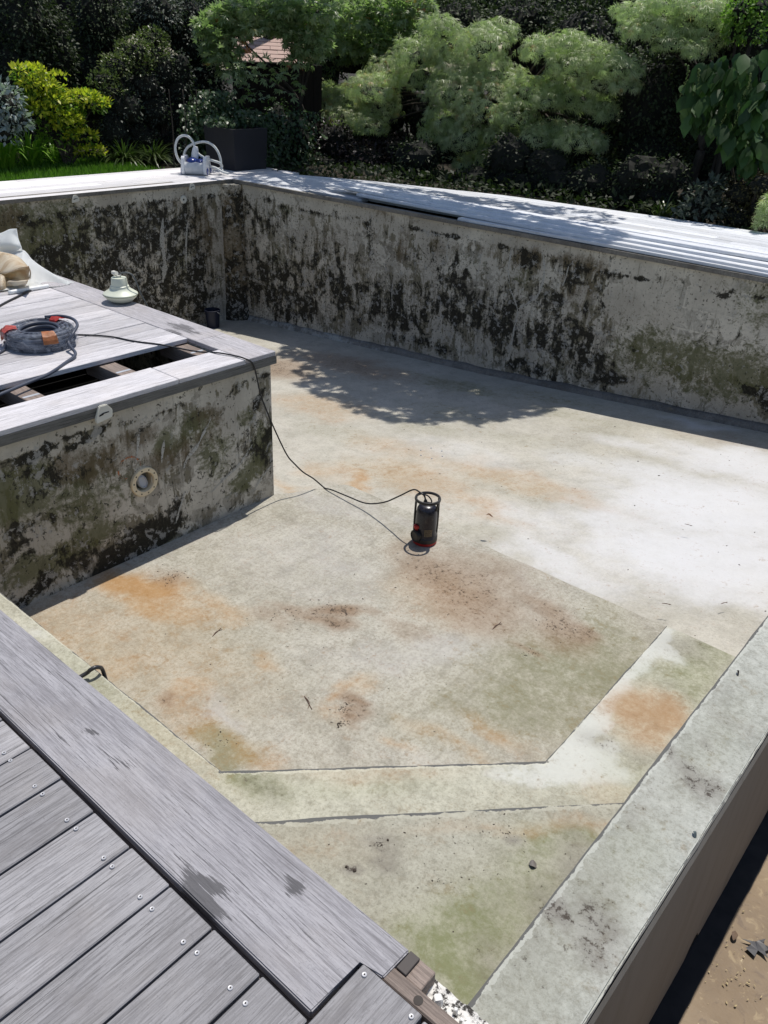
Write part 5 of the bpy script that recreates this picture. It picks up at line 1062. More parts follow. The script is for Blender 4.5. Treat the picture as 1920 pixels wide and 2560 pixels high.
def crumb(p, s):
    r = bmesh.ops.create_icosphere(bm, subdivisions=1, radius=1); vs = r["verts"]
    sc = Vector((s*dr.uniform(.6, 2.2), s*dr.uniform(.4, 1), s*dr.uniform(.3, .7))); rot = Matrix.Rotation(dr.uniform(0, 6.3), 3, 'Z')
    for v in vs: v.co = Vector(p)+rot @ Vector((v.co.x*sc.x*dr.uniform(.7, 1.2), v.co.y*sc.y*dr.uniform(.7, 1.2), v.co.z*sc.z))+Vector((0, 0, s*.3))
for (px, py, sp, n) in ((715, 1318, 60, 60), (640, 1332, 70, 40), (742, 1530, 22, 45), (738, 1563, 22, 40), (1200, 1345, 60, 40), (1145, 1410, 30, 20), (370, 1245, 40, 40), (960, 1300, 110, 25), (600, 1420, 260, 40), (900, 1450, 250, 30), (480, 1600, 40, 20)):
    for _ in range(n): crumb(onz(px+dr.gauss(0, sp*.45), py+dr.gauss(0, sp*.25), ZS), dr.uniform(.0012, .0036))
for (px, py, sp, n) in ((820, 1825, 22, 26), (1000, 1800, 200, 50), (960, 1900, 130, 30), (1110, 1800, 60, 14)):
    for _ in range(n): crumb(onz(min(px+dr.gauss(0, sp*.5), 1230), py+dr.gauss(0, sp*.2)*.6, ZL2), dr.uniform(.0008, .0026))
for (px, py, s) in ((748, 1873, .006), (766, 1881, .006), (979, 2013/1.0, .003), (838, 1815, .005)): crumb(onz(px, py, ZL2), s)
for _ in range(90): 
    x, y = dr.uniform(-5, -.6), dr.uniform(3.8, 7.3); crumb((x, y, zdeep(x, y)), dr.uniform(.002, .006))
tag(from_bm("debris_crumbs", bm, plain("dark_crumbs", (0.045, 0.034, 0.025), .9, var=.4)), kind='stuff')
bm = bmesh.new()
for _ in range(70): crumb(onz(1560+dr.gauss(0, 60), 2090+dr.gauss(0, 90), zb), dr.uniform(.001, .004))
tag(from_bm("basin_crumbs", bm, plain("yellow_crumbs", (0.45, 0.36, 0.20), .8, var=.3)), kind='stuff')
# ------------------------------------------------------------------ planting
OVF = F_PX/PXS
def leaf_mat(name, dark, light, rough=0.5, trans=0.35, spec=0.35, warm=None):
    M = NM(name); t = M.attr("tint").outputs["Fac"]
    c = M.mix(t, dark, light)
    if warm: c = M.mix(M.sstep(t, 0.955, 0.985), c, warm)
    M.done(c, rough, spec=spec)
    tr = M.n("ShaderNodeBsdfTranslucent"); M.put(tr.inputs[0], M.mix(0.5, c, (light[0]*0.9, light[1]*1.5, light[2]*0.4)))
    mx = M.n("ShaderNodeMixShader"); mx.inputs[0].default_value = trans
    M.t.links.new(M.b.outputs[0], mx.inputs[1]); M.t.links.new(tr.outputs[0], mx.inputs[2]); M.t.links.new(mx.outputs[0], M.out.inputs[0])
    return M.m
def lobes(angs, lens, wid, droop):
    V, Fc = [], []
    for a, l in zip(angs, lens):
        a = math.radians(a); d = np.array([math.cos(a), math.sin(a)]); s = np.array([-d[1], d[0]]); b = len(V)
        V += [(0, 0, 0), (d[0]*l*.5+s[0]*wid, d[1]*l*.5+s[1]*wid, -droop*.18*l), (d[0]*l, d[1]*l, -droop*l*.7), (d[0]*l*.5-s[0]*wid, d[1]*l*.5-s[1]*wid, -droop*.18*l)]
        Fc.append((b, b+1, b+2, b+3))
    return np.array(V, float), Fc
SH_OVAL = (np.array([(0, 0, 0), (.45, .27, .06), (1, 0, -.08), (.45, -.27, .06)], float), [(0, 1, 2, 3)])
SH_SLIM = (np.array([(0, 0, 0), (.45, .13, .03), (1, 0, -.1), (.45, -.13, .03)], float), [(0, 1, 2, 3)])
SH_BIG = (np.array([(0, 0, 0), (.25, .24, .05), (.6, .30, .03), (1, 0, -.14), (.6, -.30, .03), (.25, -.24, .05), (.3, 0, 0), (.65, 0, -.03)], float), [(0, 6, 2, 1), (0, 5, 4, 6), (6, 7, 3, 2), (6, 4, 3, 7)])
SH_PALM = lobes((-75, -38, 0, 38, 75), (.6, .85, 1, .85, .6), .13, .25)
SH_FINE = lobes((-70, -35, 0, 35, 70), (.75, .95, 1.08, .95, .75), .055, .7)
nr = np.random.default_rng(4)
def unit(v): return v/np.maximum(np.linalg.norm(v, axis=1, keepdims=True), 1e-9)
def leaf_cloud(name, pts, out, shape, size, mat, parent=None, droop=0.5, jitter=0.6, flat=0.6, tint=None, svar=0.35, tshift=0, drape=False):
    """One mesh of separate leaves: pts positions, out the outward direction at each."""
    N = len(pts); SV, SF = shape; K = len(SV)
    T = unit(out*1.0 + np.array([0, 0, -droop]) + nr.normal(0, jitter, (N, 3)))
    Nn = unit(np.array([0, 0, flat]) + out*0.5 + nr.normal(0, jitter*0.7, (N, 3)))
    if drape:                         # leaves lie on the dome like thatch, tips hanging
        o_ = unit(out+np.array([0, 0, .25])); dn = np.array([0, 0, -1.0])-o_*(o_@np.array([0, 0, -1.0]))[:, None]
        T = unit(dn*1.0+out*np.array([.5, .5, 0])+nr.normal(0, jitter, (N, 3))); Nn = unit(o_+nr.normal(0, jitter*.8, (N, 3)))
    V = unit(np.cross(Nn, T)); W = np.cross(T, V)
    s = size*(1+nr.uniform(-svar, svar, N))
    P = pts[:, None, :] + s[:, None, None]*(SV[None, :, 0:1]*T[:, None, :]+SV[None, :, 1:2]*V[:, None, :]+SV[None, :, 2:3]*W[:, None, :])
    me = bpy.data.meshes.new(name); nf = len(SF)
    me.vertices.add(N*K); me.vertices.foreach_set("co", P.reshape(-1).astype(np.float32))
    F4 = np.array(SF, np.int32); loops = (np.arange(N, dtype=np.int32)[:, None, None]*K+F4[None]).reshape(-1)
    me.loops.add(len(loops)); me.loops.foreach_set("vertex_index", loops)
    me.polygons.add(N*nf); me.polygons.foreach_set("loop_start", np.arange(0, N*nf*4, 4, dtype=np.int32))
    me.update(calc_edges=True)
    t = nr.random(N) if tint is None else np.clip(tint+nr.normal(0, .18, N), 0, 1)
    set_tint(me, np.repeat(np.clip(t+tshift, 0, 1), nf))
    return link(name, me, mat, parent)
def shell(c, r, n, inner=0.55, low=-0.6):
    """Points through an ellipsoid, thickest near its skin; low cuts the underside."""
    d = unit(nr.normal(0, 1, (int(n*1.8)+8, 3))); d = d[d[:, 2] > low][:n]
    k = inner+(1-inner)*nr.random(len(d))**0.5
    bump = np.array([1+0.28*mnoise.noise(Vector(v*2.3+np.array(c[:])))+0.16*mnoise.noise(Vector(v*6+np.array(c[:]))) for v in d])
    return np.array(c[:])+d*np.array(r)*(k*bump)[:, None], unit(d/np.array(r))
def dome_cloud(clumps, dens):
    P, O, Tn = [], [], []
    for (c, r, f) in clumps:
        n = int(dens*f*(r[0]*r[1]+r[0]*r[2]+r[1]*r[2]))
        p, o = shell(c, r, n); P.append(p); O.append(o); Tn.append(np.full(len(p), nr.uniform(.3, .7)))
    return np.concatenate(P), np.concatenate(O), np.concatenate(Tn)
def pc3(px, py, rx, ry, X=None, Y=None, D=None, depth=None):
    """Clump seen at a photo point on the plane x = X or y = Y, its radii given in photo pixels."""
    c = onp(px, py, 0, X) if X is not None else (onp(px, py, 1, Y) if Y is not None else atd(px, py, D))
    d = (c-ORG).dot(FW); a, b = rx*d/OVF, ry*d/OVF
    return (c, (a, depth or max(a*.7, .25), b))
BARK = NM("bark"); n = BARK.noise(14, 7, 0.7, BARK.map((1, 1, .25))); BARK = BARK.done(BARK.ramp(n, (.3, (.018, .014, .011)), (.7, (.085, .07, .056))), .9, n, .8, .02)
TWIG = plain("dark_twigs", (0.012, 0.013, 0.009), 0.95, var=.4)
def stems(name, par, lines, r0, r1, mat=None):
    bm = bmesh.new()
    for l in lines: tube(bm, l, r0, 7, 5, (r0, r1))
    return from_bm(name, bm, mat or BARK, par, smooth=True)
def mass(par, clumps, k=.68):
    """The dark tangle of twigs inside a bush."""
    left = list(clumps)
    while left:                          # clumps that touch make one tangle
        grp = [left.pop()]; grew = True
        while grew:
            grew = False
            for cand in left[:]:
                if any((cand[0]-g[0]).length < 0.62*k*(max(cand[1])+max(g[1])) for g in grp): grp.append(cand); left.remove(cand); grew = True
        bm = bmesh.new()
        for (c, r, f) in grp:
            for v in bmesh.ops.create_icosphere(bm, subdivisions=3, radius=1)["verts"]:
                d = v.co.copy(); s = k*(1+.3*mnoise.noise(d*2.1+c)+.2*mnoise.noise(d*5+c)); v.co = c+Vector((d.x*r[0]*s, d.y*r[1]*s, d.z*r[2]*s))
        from_bm("twigs", bm, TWIG, par)
def bush(name, label, cat, clumps, dens, shape, size, mat, droop=.4, jitter=.6, flat=.6, trunk=True, core=.66, group=None, tshift=0, ground=-.1):
    cl = [(c, r, f[0] if f else 1.0) for (c, r, *f) in clumps]
    base = sum((c for c, r, f in cl), Vector())/len(cl); base.z = ground
    t = thing(name, base, label, cat, group)
    P, O, Tn = dome_cloud(cl, dens)
    k = P[:, 2] > ground; leaf_cloud("crown" if trunk else "leaves", P[k], O[k], shape, size, mat, t, droop, jitter, flat, Tn[k], tshift=tshift)
    if core: mass(t, cl, core)
    if trunk: stems("trunk", t, [[base+Vector((math.sin(i*2.1)*.06, math.cos(i*2.1)*.06, -.1)), base.lerp(c, .45)+Vector((.04*math.sin(i), .05*math.cos(i*3), .1)), c] for i, (c, r, f) in enumerate(cl)], .035, .012)
    return t
L_MAPLE = leaf_mat("maple_leaf", (0.25, 0.30, 0.125), (0.62, 0.655, 0.42), .42, .36, .5, (0.50, .22, .10))
L_MAPLE2 = leaf_mat("maple_leaf_dusty", (0.27, 0.32, 0.15), (0.60, 0.64, 0.42), .42, .42, .5, (0.46, .30, .18))
L_PALM = leaf_mat("palmate_leaf", (0.13, 0.18, 0.07), (0.42, 0.48, 0.27), .4, .42, .5, (0.40, .12, .06))
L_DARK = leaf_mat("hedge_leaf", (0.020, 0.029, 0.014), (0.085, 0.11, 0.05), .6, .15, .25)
L_GREY = leaf_mat("grey_leaf_shrub", (0.04, 0.055, 0.04), (0.125, 0.145, 0.115), .5, .2, .3)
L_IVY = leaf_mat("ivy_leaf", (0.018, 0.040, 0.014), (0.07, 0.115, 0.045), .38, .2, .4)
L_OLIVE = leaf_mat("small_olive_leaf", (0.06, 0.085, 0.03), (0.17, 0.20, 0.075), .4, .3, .4)
L_GOLD = leaf_mat("golden_leaf", (0.24, 0.30, 0.03), (0.66, 0.62, 0.06), .4, .4, .35)
L_LILY = leaf_mat("strap_leaf", (0.10, 0.22, 0.02), (0.28, 0.48, 0.05), .35, .4, .45)
L_DARKSTRAP = leaf_mat("dark_strap_leaf", (0.022, 0.045, 0.012), (0.085, 0.12, 0.035), .3, .25, .5)
L_SILVER = leaf_mat("silver_leaf", (0.17, 0.205, 0.195), (0.38, 0.425, 0.41), .5, .2, .35)
L_BIG = leaf_mat("large_leaf", (0.018, 0.042, 0.012), (0.055, 0.12, 0.028), .45, .22, .35)
L_LIME = leaf_mat("lime_leaf", (0.10, 0.20, 0.03), (0.24, 0.36, 0.07), .45, .4, .35)
L_PURPLE = leaf_mat("purple_leaf", (0.018, 0.012, 0.016), (0.055, 0.038, 0.042), .45, .2, .4)
L_TALL = leaf_mat("canopy_leaf", (0.04, 0.075, 0.02), (0.10, 0.16, 0.045), .45, .3, .4)
GRASSM = leaf_mat("grass_blade", (0.06, 0.14, 0.015), (0.17, 0.30, 0.04), .5, .4, .3)

# fence and shed behind everything
FWOOD = NM("dark_fence_wood"); n = FWOOD.noise(30, 6, .7, FWOOD.map((1, 1, .05))); FWOOD = FWOOD.done(FWOOD.ramp(n, (.3, (.010, .007, .006)), (.7, (.026, .018, .015))), .85, n, .5, .004)
fe = thing("board_fence", (-14.2, 4, -.1), "dark brown board fence behind the hedge at the left", "fence")
bm = bmesh.new(); y = -6.0
while y < 9.5: box(bm, -14.25, -14.22, y, y+.14, -.1, 2.3+rnd.uniform(-.02, .02), .004); y += .147
from_bm("boards", bm, FWOOD, fe)
for yy in np.arange(-6, 9.5, 2.2): bm = bmesh.new(); box(bm, -14.22, -14.14, yy, yy+.09, -.1, 2.35, .005); from_bm("post", bm, FWOOD, fe)
fe = thing("board_fence", (-4, 14.4, -.1), "dark brown board fence behind the maple", "fence")
bm = bmesh.new(); x = -9.5
while x < 6: box(bm, x, x+.14, 14.4, 14.43, -.1, 2.3+rnd.uniform(-.02, .02), .004); x += .147
from_bm("boards", bm, FWOOD, fe)
for xx in np.arange(-9.5, 6, 2.2): bm = bmesh.new(); box(bm, xx, xx+.09, 14.32, 14.4, -.1, 2.35, .005); from_bm("post", bm, FWOOD, fe)
sA, sB = atd(505, 240, 15.6), atd(685, 240, 15.6)
zlo, zhi = atd(600, 137, 15.6).z, atd(600, 100, 16.8).z
ux = (sB-sA); ux.z = 0; L = ux.length; ux.normalize(); uy = Vector((-ux.y, ux.x, 0))
sh = thing("garden_shed", (sA.x, sA.y, -.1), "dark brown garden shed with a pinkish tiled roof, half hidden behind the planter", "shed", rz=math.atan2(ux.y, ux.x))
bm = bmesh.new(); xx = 0
while xx < L: box(bm, xx, xx+.145, 0, .03, 0, zlo+.1, .004); xx += .15
box(bm, .01, L-.01, .032, .05, 0, zlo+.08); box(bm, 0, .03, .05, 2, 0, zlo+.1); box(bm, L-.03, L, .03, 2, 0, zlo+.1); from_bm("wall", bm, FWOOD, sh, world=False)
M = NM("pinkish_tiles"); n = M.noise(8, 5, .6); TILE = M.done(M.mix(n, (.36, .25, .21), (.50, .37, .32)), .8, n, .2, .005)
bm = bmesh.new(); nrow = 6
for r_ in range(nrow):
    for k in range(int((L+.05)/.24)):
        y0 = -.15+r_*.17; z0 = zlo+.1+(r_*.17)*.35+rnd.uniform(-.004, .004); x0 = -.2+k*.24+(r_ % 2)*.12
        v = [bm.verts.new(p) for p in ((x0, y0, z0), (x0+.233, y0, z0), (x0+.233, y0+.2, z0+.058), (x0, y0+.2, z0+.058))]; v2 = [bm.verts.new(q.co+Vector((0, 0, .018))) for q in v]
        bm.faces.new(v[::-1]); bm.faces.new(v2); [bm.faces.new((v[i], v[(i+1) % 4], v2[(i+1) % 4], v2[i])) for i in range(4)]
from_bm("roof", bm, TILE, sh, world=False)

# tall hedge at the back, in separate bushes
hl = [("tall dark hedge bush at the far left edge above the silver shrub", [(40, 40, 90, 120), (30, 160, 90, 90), (110, 120, 70, 120)], -12.9, None, L_DARK, .055),
      ("tall dark twiggy bush behind the golden shrub", [(210, 40, 80, 100), (190, 190, 70, 90), (260, 230, 80, 90)], -13.0, None, L_DARK, .05),
      ("tall grey-leaved hedge bush behind the robot", [(330, 30, 80, 60), (400, 60, 80, 90), (440, 160, 70, 100), (380, 260, 90, 80), (300, 320, 60, 60), (450, 300, 60, 60)], -12.6, None, L_GREY, .05)]
for lab, cl, X, Y, mt, sz in hl:
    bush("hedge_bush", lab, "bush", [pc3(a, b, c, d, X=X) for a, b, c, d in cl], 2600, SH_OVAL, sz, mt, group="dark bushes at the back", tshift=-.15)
hr = [("dark bush between the shed and the maple", [(700, 180, 50, 110), (690, 300, 70, 80), (620, 320, 60, 60)], 12.6), ("dark bush behind the left half of the maple", [(760, 110, 90, 70), (850, 60, 90, 60), (820, 300, 90, 80)], 13.6),
      ("dark bush behind the middle of the maple", [(980, 60, 110, 70), (1000, 320, 130, 70), (1130, 50, 100, 60)], 13.6), ("dark bush behind the right half of the maple", [(1250, 100, 100, 100), (1200, 320, 110, 90), (1330, 220, 80, 110)], 13.4),
      ("dark bush in the shade right of the maple", [(1390, 220, 90, 110), (1400, 350, 100, 80), (1330, 390, 90, 50)], 12.2), ("dark bush behind the large-leaved climber", [(1520, 150, 100, 120), (1620, 120, 90, 140), (1560, 330, 110, 90), (1640, 330, 70, 90)], 12.6)]
for lab, cl, Y in hr:
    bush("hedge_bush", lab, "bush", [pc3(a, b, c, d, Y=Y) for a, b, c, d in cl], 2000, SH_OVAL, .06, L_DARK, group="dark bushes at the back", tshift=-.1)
bush("hedge_bush", "tall dark bush showing over the shed roof", "bush", [pc3(600, 30, 110, 55, D=19), pc3(520, 60, 70, 70, D=18.5), pc3(690, 60, 80, 70, D=18.5)], 1500, SH_OVAL, .07, L_DARK, group="dark bushes at the back")

# evergreens beyond the fences, and the shade planting under the maple
for lab, cl in (("tall dark evergreen far behind the left fence", [(40, 20, 150, 70), (200, 0, 120, 90), (330, 10, 110, 80)]), ("tall dark evergreen far behind the shed", [(470, 10, 120, 80), (620, -10, 130, 60), (730, 20, 110, 80)]), ("tall dark evergreen far behind the maple", [(860, 10, 130, 80), (1010, 0, 130, 80), (1170, 10, 120, 90)]), ("tall dark evergreen far behind the top right maple", [(1330, 10, 120, 90), (1480, 0, 110, 90), (1630, 20, 110, 90)])):
    bush("evergreen_tree", lab, "tree", [pc3(a, b, c, d, D=19.5, depth=1.0) for a, b, c, d in cl], 1100, SH_OVAL, .085, L_DARK, group="dark bushes at the back", tshift=-.1, core=.85)
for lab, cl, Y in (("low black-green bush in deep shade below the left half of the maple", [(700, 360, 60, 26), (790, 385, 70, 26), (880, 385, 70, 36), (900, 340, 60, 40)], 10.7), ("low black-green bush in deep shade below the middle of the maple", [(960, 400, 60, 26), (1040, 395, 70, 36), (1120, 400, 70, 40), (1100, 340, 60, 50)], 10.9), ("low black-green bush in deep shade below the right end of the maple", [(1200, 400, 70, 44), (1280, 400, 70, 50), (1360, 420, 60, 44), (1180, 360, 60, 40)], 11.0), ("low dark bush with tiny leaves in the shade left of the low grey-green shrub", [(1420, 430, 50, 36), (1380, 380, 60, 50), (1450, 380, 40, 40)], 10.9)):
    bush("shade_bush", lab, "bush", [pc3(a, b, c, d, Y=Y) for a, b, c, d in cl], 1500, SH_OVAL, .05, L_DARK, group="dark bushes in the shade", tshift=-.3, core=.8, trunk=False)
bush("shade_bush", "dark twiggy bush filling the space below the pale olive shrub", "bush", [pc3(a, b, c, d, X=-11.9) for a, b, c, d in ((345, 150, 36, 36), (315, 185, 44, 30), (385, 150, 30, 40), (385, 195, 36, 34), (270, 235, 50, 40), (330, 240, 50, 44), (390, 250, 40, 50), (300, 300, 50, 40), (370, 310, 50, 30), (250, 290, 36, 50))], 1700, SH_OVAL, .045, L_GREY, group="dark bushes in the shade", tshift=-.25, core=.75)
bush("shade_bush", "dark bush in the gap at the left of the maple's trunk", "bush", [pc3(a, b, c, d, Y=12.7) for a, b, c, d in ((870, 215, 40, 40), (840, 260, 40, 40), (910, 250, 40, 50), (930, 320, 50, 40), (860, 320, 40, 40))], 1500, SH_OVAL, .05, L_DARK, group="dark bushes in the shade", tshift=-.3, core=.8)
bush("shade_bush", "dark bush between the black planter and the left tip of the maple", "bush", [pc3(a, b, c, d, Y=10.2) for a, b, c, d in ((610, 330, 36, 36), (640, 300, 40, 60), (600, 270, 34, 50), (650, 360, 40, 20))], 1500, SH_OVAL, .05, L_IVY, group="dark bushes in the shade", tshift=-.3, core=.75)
# left border
bush("silver_shrub", "silver-grey leaved shrub at the left edge of the photo", "shrub", [pc3(8, 225, 42, 42, X=-11.5), pc3(30, 262, 24, 24, X=-11.4), pc3(2, 280, 34, 40, X=-11.5)], 1700, SH_OVAL, .085, L_SILVER, droop=.2, trunk=False)
gs = [(62, 165, 26, 20), (95, 195, 34, 24), (75, 222, 30, 22), (110, 240, 40, 26), (150, 262, 34, 24), (180, 215, 38, 20), (200, 230, 24, 18), (175, 300, 24, 18), (120, 290, 34, 26), (85, 262, 30, 24), (195, 330, 20, 12), (140, 225, 26, 16)]
gt = thing("golden_shrub", (-11.7, pc3(130, 250, 1, 1, X=-11.7)[0].y, -.1), "yellow-green shrub with bright golden tips near the left edge", "shrub")
cl = [pc3(a, b, c, d, X=-11.7)+(1,) for a, b, c, d in gs]
P, O, _ = dome_cloud(cl, 1500); leaf_cloud("crown", P, O, SH_OVAL, .07, leaf_mat("green_inner_leaf", (0.07, 0.13, 0.02), (0.22, 0.33, 0.05), .4, .4), gt, -.1, .6, .9)
tips = [pc3(a, b, c, d, X=-11.55)+(1,) for a, b, c, d in ((62, 152, 18, 10), (82, 180, 22, 10), (112, 212, 22, 10), (95, 238, 24, 10), (140, 252, 26, 10), (178, 208, 28, 9), (206, 222, 12, 8), (176, 292, 18, 9), (196, 326, 18, 7), (104, 190, 12, 8), (150, 268, 16, 8), (48, 225, 14, 8), (112, 165, 7, 5))]
P, O, _ = dome_cloud(tips, 3000); leaf_cloud("new_growth", P, O, SH_OVAL, .065, L_GOLD, gt, -.3, .5, 1.2)
mass(gt, cl, .45); stems("trunk", gt, [[gt.location, gt.location.lerp(c, .5)+Vector((.03, 0, .1)), c] for c, r, f in cl], .02, .008)
def strap_clump(name, label, base, n, L, mat, width=.022, spread=.9, group=None):
    V, Fc, tn = [], [], []
    for i in range(n):
        a = nr.uniform(0, 2*math.pi); l = L*nr.uniform(.55, 1.1); sp_ = spread*nr.uniform(.3, 1.1); d = np.array([math.cos(a), math.sin(a), 0]); s = np.array([-d[1], d[0], 0]); b0 = np.array(base)+d*nr.uniform(0, .09)+s*nr.uniform(-.05, .05)
        st_ = len(V); K = 7
        for k in range(K+1):
            t = k/K; r_ = l*sp_*t*(.35+.65*t); z = l*(t*(1.05-.25*sp_)-sp_*.62*t**3); w_ = width*(1-t)**.6*(.6+.8*t)
            p = b0+d*r_+np.array([0, 0, z]); V.append(p-s*w_); V.append(p+s*w_)
        for k in range(K): Fc.append((st_+2*k, st_+2*k+1, st_+2*k+3, st_+2*k+2)); tn.append(nr.random() if k == 0 else tn[-1])
    me = bpy.data.meshes.new(name); me.from_pydata([tuple(v) for v in V], [], Fc); set_tint(me, tn)
    return tag(link(name, me, mat), label, "plant", group)
for px, py, n, L, lab in ((15, 378, 150, .85, "bright green strap-leaved clump at the left edge below the silver shrub"), (70, 372, 120, .75, "bright green strap-leaved clump under the golden shrub"), (125, 365, 90, .5, "low green strap-leaved clump on the lawn edge right of the golden shrub")):
    c = onz(px, py, -.1); c.x = min(c.x, -10.8); strap_clump("strap_plant", lab, (c.x, c.y, -.1), n, L, L_LILY, .02, .8, "strap-leaved clumps in the left border")
for px, py, n, L, lab in ((270, 362, 200, .55, "dark green arching strap-leaved clump beside the lawn end"), (330, 358, 200, .55, "dark green arching strap-leaved clump just left of the pool robot")):
    c = onz(px, py, -.1); c.x = min(c.x, -10.75); strap_clump("strap_plant", lab, (c.x, c.y, -.1), n, L, L_DARKSTRAP, .016, 1.1, "strap-leaved clumps in the left border")
bush("olive_shrub", "small-leaved pale olive green shrub with a flat rounded head, left of the shed", "shrub", [pc3(250, 145, 36, 30, X=-12.0), pc3(290, 115, 44, 34, X=-12.0), pc3(330, 120, 40, 34, X=-12.0), pc3(350, 150, 28, 28, X=-12.0), pc3(225, 172, 22, 18, X=-11.9), pc3(300, 150, 40, 26, X=-12), pc3(330, 85, 34, 24, X=-12.1), pc3(240, 195, 18, 12, X=-11.8)], 3000, SH_OVAL, .045, L_OLIVE, droop=-.1, core=.55)
# lawn
bm = bmesh.new(); box(bm, -12.2, -10.46, -3, 7.6, -.15, -.06); gridify(bm, .3, (0, 1)); M = NM("lawn_earth"); n = M.noise(20, 5, .6); tag(from_bm("lawn", bm, M.done(M.mix(n, (.035, .075, .012), (.07, .13, .02)), .9)), kind='structure')
N = 16000; X_ = nr.uniform(-12.1, -10.47, N); Y_ = nr.uniform(2.5, 7.5, N); P = np.stack([X_, Y_, np.full(N, -.062)], 1)
o = leaf_cloud("lawn_grass", P, np.stack([nr.normal(0, .35, N), nr.normal(0, .35, N), np.ones(N)], 1), (np.array([(0, -.06, 0), (0, .06, 0), (.6, .04, .08), (1, 0, .25)], float), [(0, 1, 2, 3)]), .075, GRASSM, None, droop=0, jitter=.15); tag(o, kind='stuff')
# ivy round the planter
def sheet_pts(c0, c1, X, n, dx=.15):
    a, b = onp(*c0, 0, X), onp(*c1, 0, X); p = np.stack([nr.uniform(X-dx, X+dx, n), nr.uniform(min(a.y, b.y), max(a.y, b.y), n), nr.uniform(min(a.z, b.z), max(a.z, b.z), n)], 1); return p
ivy = thing("ivy", (-10.7, 8.3, -.1), "glossy dark ivy climbing behind and beside the black planter", "ivy")
pts = np.concatenate([sheet_pts((395, 225), (520, 370), -10.75, 2200, .2), sheet_pts((430, 195), (500, 270), -10.7, 900, .2), shell(onp(535, 258, 0, -10.2), (.22, .25, .14), 420)[0], shell(onp(578, 285, 0, -9.95), (.10, .15, .16), 200)[0], shell(onp(582, 340, 0, -9.85), (.07, .15, .22), 130)[0], shell(onp(470, 262, 0, -10.1), (.25, .2, .08), 200)[0], sheet_pts((560, 240), (680, 380), -10.3, 900, .3)])
leaf_cloud("leaves", pts, unit(np.stack([np.full(len(pts), .8), np.full(len(pts), -.5), nr.normal(0, .3, len(pts))], 1)), SH_BIG, .062, L_IVY, ivy, droop=.7, jitter=.6)
stems("stems", ivy, [[Vector((-10.7, 7.8+i*.2, -.1)), Vector((-10.72+.05*math.sin(i), 7.85+i*.2, .5)), Vector((-10.68, 7.8+i*.24, 1.0))] for i in range(6)], .012, .006)

# centre: palmate-leaved tree over the shed
tp = thing("palmate_tree", (atd(640, 200, 14.9).x, atd(640, 200, 14.9).y, -.1), "light green tree with star-shaped leaves hanging over the shed roof", "tree")
cl = [pc3(*a, D=14.6 if a[0] < 690 else 17.6)+(1,) for a in ((480, 35, 42, 20), (540, 60, 50, 20), (600, 20, 60, 24), (680, 30, 60, 26), (650, 70, 44, 20), (740, 40, 50, 26), (800, 70, 46, 26), (830, 30, 50, 26), (760, 90, 44, 20), (520, 20, 46, 18), (700, 100, 30, 18), (890, 40, 40, 22), (790, 120, 30, 20), (870, 90, 26, 18), (740, 130, 20, 14), (470, 80, 40, 24), (510, 75, 34, 20), (620, 70, 40, 16), (640, 95, 26, 12), (690, 110, 34, 24), (470, 120, 30, 26), (500, 150, 26, 20), (700, 150, 30, 22), (850, 120, 40, 24), (450, 60, 34, 24), (580, 40, 50, 24), (660, 120, 16, 10), (665, 105, 40, 26), (688, 85, 30, 30), (500, 112, 26, 16), (645, 135, 24, 12))]
cl += [pc3(*a, D=16.4)+(1,) for a in ((760, 30, 60, 40), (840, 30, 60, 40), (900, 20, 50, 30), (800, 90, 60, 40), (730, 90, 50, 40), (870, 80, 40, 40))]
P, O, Tn = dome_cloud(cl, 1150)
ex = [pc3(a, b, c, d, D=14.3)+(1,) for a, b, c, d in ((480, 150, 60, 40), (560, 160, 60, 40), (620, 190, 40, 50), (450, 100, 40, 40), (530, 200, 50, 40))]
P2, O2, T2 = dome_cloud(ex, 130); P, O, Tn = np.concatenate([P, P2]), np.concatenate([O, O2]), np.concatenate([Tn, T2])
leaf_cloud("crown", P, O, SH_PALM, .10, L_PALM, tp, .25, .6, 1.0, Tn)
b = tp.location; stems("trunk", tp, [[b, b+Vector((.1, 0, .9)), c] for c, r, f in cl[::2] if (c-b).length < 2.1], .04, .010)

# weeping cut-leaf maple: tiers of drooping pads
def maple(label, base, pads, Y, dens, mat, size=.074):
    t = thing("weeping_maple", base, label, "tree")
    P, O, Tn = [], [], []; cl = []
    for (px, py, rx, ry) in pads:
        c, r = pc3(px, py, rx*1.1, ry*1.06, Y=Y+nr.uniform(-.35, .35)); r = (r[0], max(.35, r[0]*.75), r[2]); cl.append((c, r, 1))
        n = int(dens*(r[0]*r[1]+r[0]*r[2]+r[1]*r[2])); p, o = shell(c, r, n, .6, -.55)
        P.append(p); O.append(o); Tn.append(np.full(len(p), nr.uniform(.35, .7)))
    P, O, Tn = np.concatenate(P), np.concatenate(O), np.concatenate(Tn)
    leaf_cloud("crown", P, O, SH_FINE, size, mat, t, .30, .42, 1.3, Tn, drape=True)
    mass(t, [(c-Vector((0, -.1, .06)), (r[0]*.8, r[1]*.8, r[2]*.7), 1) for c, r, f in cl], .6)
    B_ = Vector(base); fork = B_+Vector((.1, 0, .7))
    stems("trunk", t, [[B_, B_+Vector((.05, .03, .35)), fork]], .075, .06)
    stems("limbs", t, [[fork, fork.lerp(c, .5)+Vector((0, .35, .30)), c+Vector((0, .1, 0))] for c, r, f in cl], .028, .008)
    return t
